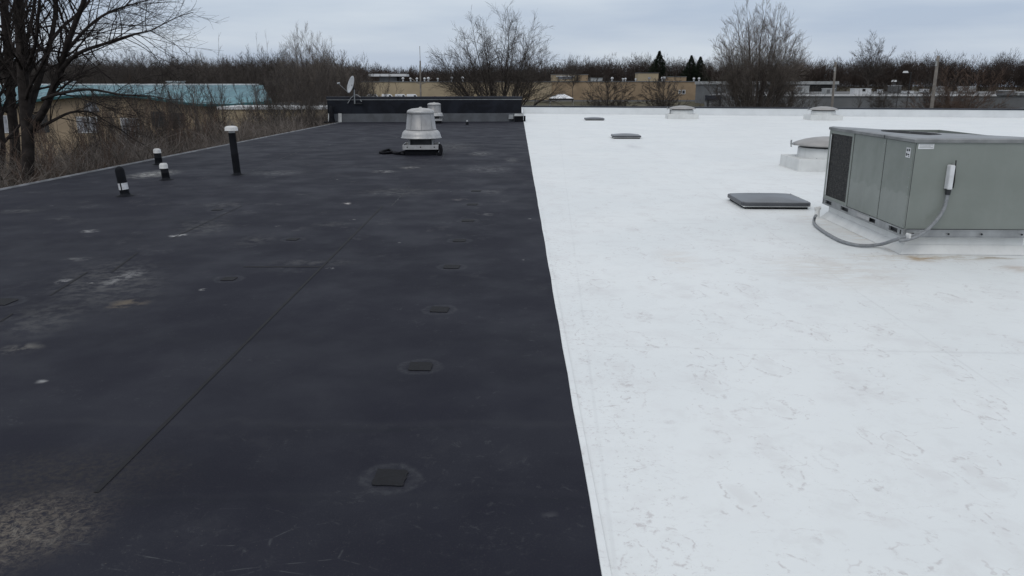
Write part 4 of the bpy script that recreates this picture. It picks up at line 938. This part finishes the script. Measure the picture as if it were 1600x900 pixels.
o = bpy.data.objects.new('brush', np_mesh('brush', V, Q, 'brush')); C.objects.link(o)
tag(o, 'dense tangle of tan leafless brush beyond the left roof edge', 'brush', kind='stuff')

prof = [(-500, 92), (0, 96), (100, 92), (250, 94), (380, 88), (500, 92), (560, 95), (600, 102), (680, 104), (740, 100), (860, 99), (890, 92), (940, 90), (1000, 88), (1100, 94), (1250, 94), (1340, 90), (1430, 86), (1500, 92), (1545, 83), (1580, 95), (2100, 92)]
def protow(seed, nt_):
    rng = np.random.RandomState(seed)
    u = rng.normal(0, 1, (nt_, 3)); u /= np.linalg.norm(u, axis=1)[:, None]; rr = rng.rand(nt_)**.4
    lob = 1+.22*np.sin(u[:, 0]*5+seed)+.18*np.sin(u[:, 1]*6+u[:, 2]*5+seed*2)
    P = u*(rr*lob)[:, None]*np.array([.28, .28, .40]); P[:, 2] += .56
    D_ = P-np.array([0, 0, .15]); D_ = D_/np.linalg.norm(D_, axis=1)[:, None]+rng.normal(0, .3, (nt_, 3)); D_ /= np.linalg.norm(D_, axis=1)[:, None]
    return P, D_
wp = [protow(s, 1700) for s in range(5)]
VV = []; QQ = []; base = 0; rw = random.Random(4)
row = [(385, .92), (400, .97), (415, 1.02), (432, 1.02)]
Ps = []; Ds = []; Ls = []; Rs = []
for D, hk in row:
    x = -330.
    while x < 340:
        px = 800+x/D*1180*1.0; ty = np.interp(px, [a for a, b in prof], [b for a, b in prof])
        zt = A(px, ty+2, D).z*hk*rw.uniform(.78, 1.06) if rw.random() > .12 else A(px, ty-2, D).z
        Ht = max(9, zt-GZ); P, D_ = wp[rw.randrange(5)]
        a = rw.uniform(0, 6.28); c_, s_ = math.cos(a), math.sin(a); Rm = np.array([[c_, -s_, 0], [s_, c_, 0], [0, 0, 1]])
        Pw = (P @ Rm.T)*np.array([Ht*.85, Ht*.85, Ht])+np.array([x, D+rw.uniform(-5, 5), GZ]); Ps.append(Pw); Ds.append(D_ @ Rm.T)
        Ls.append(np.random.uniform(.9, 2.2, len(P))); Rs.append(np.random.uniform(.03, .07, len(P)))
        nb = 3; Ps.append(np.array([[x, D, GZ]]*nb)+np.random.normal(0, .2, (nb, 3))); Ds.append(np.array([[rw.uniform(-.1, .1), 0, 1.]]*nb)); Ls.append(np.array([Ht*.6]*nb)); Rs.append(np.array([.18]*nb))
        x += rw.uniform(4.5, 8)
P = np.concatenate(Ps); Dd = np.concatenate(Ds); L = np.concatenate(Ls); r = np.concatenate(Rs)
V, Q = slivers(P, Dd, L, r, flat=True)
o = bpy.data.objects.new('woods', np_mesh('woods', V, Q, 'wood_far')); C.objects.link(o)
tag(o, 'far-off brown leafless woods along the horizon', 'woods', kind='stuff')

# conifers before the woods
def conifer_mesh(seed, n=5200):
    rng = np.random.RandomState(seed); z = rng.rand(n)**1.2; rad = (1-z)*.42; tier = .72+.28*np.abs(np.sin(z*34)); a = rng.rand(n)*6.283
    rr = rad*tier*rng.rand(n)**.4*(1+.2*np.sin(a*3+z*9)); P = np.stack([rr*np.cos(a), rr*np.sin(a), .12+z*.86], 1)*18
    D_ = np.stack([np.cos(a), np.sin(a), -.25+rng.rand(n)*.3], 1)+rng.normal(0, .2, (n, 3)); D_ /= np.linalg.norm(D_, axis=1)[:, None]
    return slivers(P, D_, rng.uniform(.6, 1.5, n)*(1.35-z), rng.uniform(.05, .11, n))
for px, ty, D, sd, lb in ((1028, 78, 372, 1, 'tallest dark evergreen before the woods, above the larger roof box'), (1078, 85, 370, 2, 'left of two dark evergreens right of the roof boxes'), (1092, 87, 374, 3, 'right of two dark evergreens, near the tall oval tree')):
    V, Q = conifer_mesh(sd); p = A(px, 132, D); s = (A(px, ty, D).z-GZ)/18
    r_ = thing('conifer', (p.x, p.y, GZ), lb, 'conifer', 'dark evergreens before the woods'); r_.scale = (s*.95, s*.95, s)
    o = bpy.data.objects.new('crown', np_mesh('crown', V, Q, 'needles')); C.objects.link(o); o.parent = r_
    MB().tube([(0, 0, 0), (0, 0, 17)], [.25, .04], 8).build('trunk', 'bark', r_)

# ------------------------------------------------------------------ teal-roofed building
TY = 62.
tb = thing('tan_building', (0, TY, GZ), 'long tan building with wavy teal metal roof behind the left thicket', 'building')
ridge = A(200, 133, TY+9).z
xl, xr = A(-260, 150, TY).x, A(352, 150, TY).x
def eave(px): # pixel height of the eave
    return np.interp(px, [-260, -100, 0, 40, 90, 140, 200, 250, 290, 330, 380, 440], [164, 150, 163, 163, 155, 149, 147, 151, 158, 163, 163, 158])
N_ = 80; vt = []; vb = []; vr = []
xs_ = np.linspace(A(-260, 150, TY).x, A(428, 150, TY).x, N_)
for x in xs_:
    px = 800+x/TY*F*1.0
    vb.append((x, -.6, A(px, eave(px), TY-.6).z-GZ)); vr.append((min(x, A(412, 150, TY+9).x), 9, ridge-GZ))
vs = vb+vr+[(min(x, A(412, 150, TY+9).x), 20, ridge-GZ-2.5) for x in xs_]
MB().add(vs, [(i, i+1, N_+i+1, N_+i) for i in range(N_-1)]+[(N_+i, N_+i+1, 2*N_+i+1, 2*N_+i) for i in range(N_-1)], True).build('roof', 'teal', tb)
fb = [(x, y-.02, z-.16) for x, y, z in vb]; ft = [(x, y-.02, z+.03) for x, y, z in vb]
MB().add(fb+ft, [(i, i+1, N_+i+1, N_+i) for i in range(N_-1)]).build('fascia', 'teal_trim', tb)
rc = [(x, 8.9, z+.0) for x, y, z in vr if x < A(411.9, 150, TY+9).x]; MB().add(rc+[(x, y, z+.12) for x, y, z in rc], [(i, i+1, len(rc)+i+1, len(rc)+i) for i in range(len(rc)-1)]).build('ridge_cap', 'white_trim', tb)
wl = [(x, 0, 0) for x in xs_]+[(x, 0, z-.1) for x, y, z in vb]
MB().add(wl, [(i, i+1, N_+i+1, N_+i) for i in range(N_-1)]).build('front_wall', 'tan_wall', tb)
xe = xs_[-1]; MB().add([(xe, 0, 0), (xe, 20, 0), (xe, 20, vb[-1][2]-.1), (xe, 0, vb[-1][2]-.1)], [(0, 1, 2, 3)]).build('end_wall', 'tan_wall', tb)
def win(px0, py0, px1, py1, m='window_light', arch=False):
    a, b = A(px0, py1, TY), A(px1, py0, TY); z0, z1 = a.z-GZ, b.z-GZ
    f = MB(); e = .09
    f.box((a.x-e, -.06, z0-e), (a.x, -.003, z1+e)); f.box((b.x, -.06, z0-e), (b.x+e, -.003, z1+e)); f.box((a.x, -.06, z0-e), (b.x, -.003, z0)); f.box((a.x, -.06, z1), (b.x, -.003, z1+e)); f.box(((a.x+b.x)/2-.03, -.05, z0), ((a.x+b.x)/2+.03, -.031, z1))
    fo = f.build('window', 'white_trim' if m == 'window_light' else 'dark_metal', tb)
    MB().box((a.x, -.03, z0), (b.x, -.003, z1)).build('pane', m, fo)
win(54, 181, 72, 205, 'glass'); win(124, 184, 150, 206); win(196, 186, 214, 232, 'window_light'); win(270, 178, 285, 198, 'glass'); win(240, 176, 256, 196, 'glass')
win(4, 182, 22, 206, 'window_light'); win(-40, 182, -20, 206, 'glass')
a = A(143, 168, TY); MB().add([(a.x+.62*math.cos(k*math.pi/12), -.04, a.z-GZ-.35+.75*math.sin(k*math.pi/12)) for k in range(13)], [tuple(range(13))]).build('arched_vent', 'window_light', tb)
for px, w_ in ((102, 26), (275, 22), (360, 14), (70, 5), (187, 5)):
    p = A(px, 131, TY+12); r_ = thing('rooftop_box', (p.x, p.y, ridge-1.3), {102: 'white box behind the teal roof ridge, beside the great tree', 275: 'white box behind the ridge above the saplings', 360: 'small white box near the right end of the teal ridge'}.get(px, 'tiny white vent on the teal ridge, '+('left' if px < 100 else 'right')+' of the two'), 'rooftop unit', 'boxes behind the teal roof')
    ww = w_/F*TY*.6; MB().box((-ww, -.5, 0), (ww, .5, 1.35+(.25 if w_ > 20 else 0)), top=.05).build('casing', 'unit_grey', r_); MB().box((-ww-.04, -.54, 1.36+(.25 if w_ > 20 else 0)), (ww+.04, .54, 1.42+(.25 if w_ > 20 else 0))).build('lid', 'white_trim', r_)
# annex
an_ = thing('low_annex', (0, 57, GZ), 'low tan annex with white roof edge right of the teal roof', 'building')
xa, xb = A(342, 170, 57).x, A(505, 170, 57).x; zt = A(380, 171, 57).z-GZ
MB().box((xa, 0, 0), (xb, 4.6, zt)).build('walls', 'brick_light', an_); MB().box((xa-.1, -.12, zt+.002), (xb+.1, 4.62, zt+.2)).build('roof_edge', 'white_trim', an_); MB().box((xa, 4.65, zt+.21), (xb, 4.75, zt+.4)).build('upper_band', 'grey_wall', an_)

# ------------------------------------------------------------------ long tan building in the distance
D = 352.
fb_ = thing('long_office_building', (0, D, GZ), 'long low tan brick building across the middle distance', 'building')
X = lambda px, d=D: A(px, 132, d).x
zr = A(900, 128, D).z-GZ
MB().box((X(862), 0, 0), (X(1103), 40, zr)).build('brick_wing', 'brick', fb_); MB().box((X(552), -1, 0), (X(861.8), 38, zr-.1)).build('pale_wing', 'brick_light', fb_)['label'] = 'paler left wing'
MB().box((X(862), -.3, zr+.01), (X(1103)+.3, 40.3, zr+.35)).build('roof_edge', 'grey_wall', fb_); MB().box((X(552)-.3, -1.3, zr-.08), (X(861.5), 38, zr+.25)).build('roof_edge', 'grey_wall', fb_)
for a, b, ty, m, dy in ((863, 903, 117, 'brick_light', 6), (905, 920, 117, 'brick', 5), (925, 944, 122, 'unit_grey', 7), (1000, 1032, 114.5, 'brick_light', 6), (1045, 1078, 120.5, 'brick', 8)):
    z1 = A(900, ty, D+dy).z-GZ
    pb = MB().box((X(a), dy, zr+.02), (X(b), dy+9, z1)).build('penthouse', m, fb_)
    MB().box((X(a)-.2, dy-.2, z1+.01), (X(b)+.2, dy+9.2, z1+.3)).build('roof_edge', 'grey_roof', pb)
    if a in (863, 1000): MB().box((X(a)+ (3 if a == 863 else 4.5), dy-.1, zr+1.2), (X(b)-(2 if a == 863 else 3.5), dy-.02, zr+2.2)).build('louvre', 'window_light', pb)
    if a == 863: MB().box((X(870), dy-.9, zr+2.3), (X(899), dy-.05, zr+2.7)).build('canopy', 'white_trim', pb)
# canopy structure left
z1 = A(600, 115.5, D+8).z-GZ
cp = MB().box((X(572), 7, z1-1.1), (X(632), 17, z1)).build('roof_canopy', 'white_trim', fb_); MB().box((X(588), 9, zr+.3), (X(619), 15, z1-1.11)).build('lower_wall', 'grey_wall', cp); MB().box((X(616), 8.5, zr+.3), (X(620), 8.9, z1-1.11)).build('opening', 'tyre', cp)
for a, b in ((1061, 1064), (1066, 1071.5)):
    o = MB().box((X(a), -.1, A(900, 147, D).z-GZ), (X(b), -.02, A(900, 140.5, D).z-GZ)).build('window', 'white_trim', fb_); MB().box((X(a)+.25, -.16, A(900, 146.3, D).z-GZ), (X(b)-.25, -.11, A(900, 141.3, D).z-GZ)).build('pane', 'glass', o)
for NV, px in enumerate((628, 640, 650, 662, 668, 683, 705, 722, 958, 975, 979, 995, 1037, 1040, 1087, 1095)):
    k = random.uniform(.7, 1.3); r_ = thing('roof_vent', (X(px), D+4, GZ+zr+.3), ORD[NV]+' small white vent from the left on the roof edge of the long tan building', 'roof vent', 'small vents on the long tan building')
    MB().lathe([(.35*k, 0), (.35*k, .9*k), (.6*k, .95*k), (.6*k, 1.4*k), (.3*k, 1.7*k), (.001, 1.75*k)], 12).build('vent', 'white_trim', r_)

# ------------------------------------------------------------------ grey building at the right with rooftop machines
D = 170.
gb = thing('grey_warehouse', (0, D, GZ), 'long low grey warehouse at the right, crowded with rooftop units', 'building')
zg = A(1300, 149.5, D).z
xbk = A(1150, 132, 270).x
MB().prism([(X(1102.5, D), 0), (X(1900, D), 0), (X(1900, D)+60, 100), (xbk, 100)], 0, zg-GZ).build('walls', 'grey_wall', gb)
MB().prism([(X(1102.5, D)+.1, .05), (X(1900, D), .05), (X(1900, D)+60, 99.9), (xbk, 99.9)], zg-GZ+.01, zg-GZ+.05).build('roof', 'grey_roof', gb)
MB().box((X(1172, D), -.3, zg-GZ-.1), (X(1900, D), -.01, zg-GZ+.3)).build('roof_edge', 'white_trim', gb)
MB().box((X(1102.5, D), -.4, zg-GZ-.9), (X(1128, D), -.05, zg-GZ+.1)).build('end_canopy', 'coping', gb)
for px in (1108, 1127, 1180, 1220): MB().box((X(px, D)-.2, -.12, 0), (X(px, D)+.2, -.02, zg-GZ-1)).build('pilaster', 'dark_metal', gb)
bb_ = thing('dark_warehouse', (0, 265, GZ), 'dark building with pale roof edge behind the rooftop units', 'building')
zq = A(1250, 128, 265).z-GZ
MB().box((X(1120, 265), 0, 0), (X(1308, 265), 30, zq)).build('walls', 'grey_wall', bb_); MB().box((X(1120, 265)-.4, -.5, zq-.8), (X(1308, 265)+.4, 30.4, zq+.2)).build('roof_edge', 'unit_grey', bb_); MB().box((X(1215, 265), -.15, zq-3.6), (X(1300, 265), -.02, zq-.9)).build('dark_opening', 'tyre', bb_)
def runit(px0, px1, pyt, pyb, m, label, hole=False, name='rooftop_unit'):
    d = (H-zg)*F/(pyb-132); a = A(px0, pyb, d); b = A(px1, pyt, d); wx = (b.x-a.x)/2; hh_ = b.z-zg; cx = (a.x+b.x)/2
    r_ = thing(name, (cx, d, zg), label, 'air conditioner', 'rooftop units on the grey warehouse')
    MB().box((-wx, 0, .15), (wx, 2.2, hh_-.08)).build('casing', m, r_, bevel=.03); MB().box((-wx-.08, -.08, hh_-.079), (wx+.08, 2.28, hh_)).build('lid', 'white_trim', r_); MB().box((-wx+.15, .1, 0), (wx-.15, 2.1, .149)).build('curb', 'dark_metal', r_)
    if hole: MB().box((-wx*.05, -.06, hh_*.55), (wx*.3, -.01, hh_*.92)).build('opening', 'tyre', r_)
    else: MB().box((-wx*.7, -.06, hh_*.3), (-wx*.05, -.01, hh_*.8)).build('louvre', 'grey_wall', r_)
for u in ((1243, 1265, 134, 145, 'unit_grey', 'pale rooftop unit just right of the thin dark tree', False), (1289, 1305, 138, 147, 'unit_grey', 'small rooftop unit beside the light utility pole', False),
          (1334, 1362, 138, 147.5, 'white_trim', 'wide pale rooftop unit with a dark hole in its front', True), (1392, 1409, 133.5, 144.5, 'grey_wall', 'tall darker grey rooftop unit between the two utility poles', False),
          (1462, 1477, 135, 142.5, 'unit_grey', 'rooftop unit right behind the leaning utility pole', False), (1501, 1526, 135, 143.5, 'unit_grey', 'wide rooftop unit behind the reddish tree', False),
          (1566, 1586, 141, 149, 'grey_wall', 'dark rooftop unit near the right border', False), (1590, 1610, 144, 149, 'unit_grey', 'low unit cut by the right border', False), (1415, 1428, 142, 146, 'white_trim', 'small white low box right of the tall darker unit', False),
          (1205, 1228, 139, 146, 'unit_grey', 'pale rooftop unit half hidden by the tall oval tree', False), (1376, 1380, 140, 145, 'white_trim', 'tiny white box left of the tall darker unit', False), (1442, 1452, 139, 144, 'white_trim', 'small white box left of the leaning utility pole', False)):
    runit(*u)

# ------------------------------------------------------------------ poles and lamps
def upole(pt, pb, D, r, label, arms=False, m='pole'):
    t0, b0_ = A(*pt, D), A(*pb, D); d = (t0-b0_).normalized(); base = b0_+d*((GZ-b0_.z)/d.z)
    r_ = thing('utility_pole', base, label, 'utility pole'); top = t0-base
    MB().tube([(0, 0, 0), top*.5, top], [r, r*.85, r*.7], 12).build('pole', m, r_)
    MB().tube([top-Vector((.05, .02, .9)), top-Vector((.05, .02, .5))], .1, 10).build('insulator', 'unit_grey', r_)
    if arms: 
        MB().tube([top+Vector((-1.2, 0, -1.8)), top+Vector((-.5, 0, -2.4)), top+Vector((0, 0, -2.6))], .04, 6).build('arm', m, r_); MB().tube([top+Vector((1.3, 0, -1.9)), top+Vector((.5, 0, -2.4)), top+Vector((0, 0, -2.6))], .04, 6).build('arm', m, r_)
        MB().tube([top, top+Vector((0, 0, 1.6))], .03, 6).build('tip', m, r_)
upole((1466, 87), (1456, 165), 72, .19, 'thick grey wooden pole leaning right before the grey warehouse')
upole((1306, 97), (1300, 165), 82, .15, 'straight pale wooden pole in front of the grey warehouse')
upole((656.5, 95), (657.5, 155), 90, .12, 'thin pole with upswept arms behind the black wall', arms=True)
for px, py, Y, lb in ((1417, 113, 150, 'lamp with a bright white head over the grey warehouse'), (1399, 127, 150, 'lower floodlight with a white head over the tall darker unit')):
    p = A(px, py, Y); r_ = thing('street_lamp', (p.x+.8, Y, GZ), lb, 'lamp'); h_ = p.z-GZ
    MB().tube([(0, 0, 0), (0, 0, h_-.1), (-.2, 0, h_), (-.7, 0, h_)], .07, 8).build('pole', 'dark_metal', r_); MB().box((-1.5, -.25, h_-.1), (-.6, .25, h_+.25), top=.1).build('lamp_head', 'white_trim', r_)

# ------------------------------------------------------------------ vehicles by the long building
def vehicle(px, D, van, m, label, group):
    p = A(px, 132, D); L_ = 5.6 if van else 4.6; hh_ = 2.6 if van else 1.8
    r_ = thing('parked_van' if van else 'parked_car', (p.x, D, GZ), label, 'van' if van else 'car', group)
    if van: side = [(-L_/2, .35), (L_/2, .35), (L_/2, 1.1), (L_/2-.7, 1.3), (L_/2-1.5, 2.35), (L_/2-1.9, hh_), (-L_/2+.1, hh_), (-L_/2, 2.2)]
    else: side = [(-L_/2, .3), (L_/2, .3), (L_/2, .8), (L_/2-.9, .98), (L_/2-1.6, 1.5), (-L_/2+.7, hh_), (-L_/2+.1, 1.05), (-L_/2, .95)]
    n_ = len(side); vs = [(x, -.9, z) for x, z in side]+[(x, .9, z) for x, z in side]
    MB().add(vs, [tuple(range(n_)), tuple(range(n_, 2*n_))[::-1]]+[(i, n_+i, n_+(i+1) % n_, (i+1) % n_) for i in range(n_)]).build('body', m, r_, bevel=.08)
    g0 = [(L_/2-2.4, 1.35), (L_/2-1.0, 1.35), (L_/2-1.6, 2.2), (L_/2-2.4, 2.2)] if van else [(-L_/2+1.0, 1.0), (L_/2-1.2, 1.0), (L_/2-1.75, 1.42), (-L_/2+1.5, 1.48)]
    MB().add([(x, -.915, z) for x, z in g0], [(0, 1, 2, 3)]).build('side_window', 'glass', r_)
    for wx_ in (-L_/2+.9, L_/2-.95):
        for sy in (-.92, .72):
            wh_ = MB().lathe([(.001, 0), (.33, 0), (.36, .05), (.36, .17), (.33, .2), (.001, .2)], 16).build('wheel', 'tyre', r_, loc=(wx_, sy+.2, .36)); wh_.rotation_euler = (R(90), 0, 0)
for i, px in enumerate((583, 606, 627, 645)): vehicle(px, 343, True, 'car_white', ORD[i]+' white van from the left, parked before the pale wing of the tan building', 'white vans before the tan building')
vehicle(684, 344, False, 'car_red', 'dark red car, first of the cars right of the white vans', 'cars before the tan building')
for i, px in enumerate((702, 719, 737, 755, 772)): vehicle(px, 344, False, 'car_dark', ORD[i]+' black car from the left, parked before the tan building', 'cars before the tan building')
# white canopy tent
p = A(877, 150, 240); r_ = thing('canopy_tent', (p.x, 240, GZ), 'white peaked canopy tent at the left end of the tan brick wing', 'tent')
zt = A(877, 147, 240).z-GZ; ze = A(877, 153.5, 240).z-GZ; wx_ = 3.6
MB().add([(-wx_, -3, ze), (wx_, -3, ze), (wx_, 3, ze), (-wx_, 3, ze), (-1, 0, zt), (1, 0, zt)], [(0, 1, 5, 4), (1, 2, 5), (2, 3, 4, 5), (3, 0, 4)]).build('cover', 'car_white', r_)
MB().box((-wx_, -2.98, ze-.5), (wx_, 2.98, ze-.01)).build('dark_underside', 'dark_metal', r_)  # dark slab below the cover, standing in for its shaded underside
for sx in (-1, 1):
    for sy in (-1, 1): MB().tube([(sx*(wx_-.1), sy*2.9, 0), (sx*(wx_-.1), sy*2.9, ze-.5)], .06, 8).build('leg', 'galv', r_)
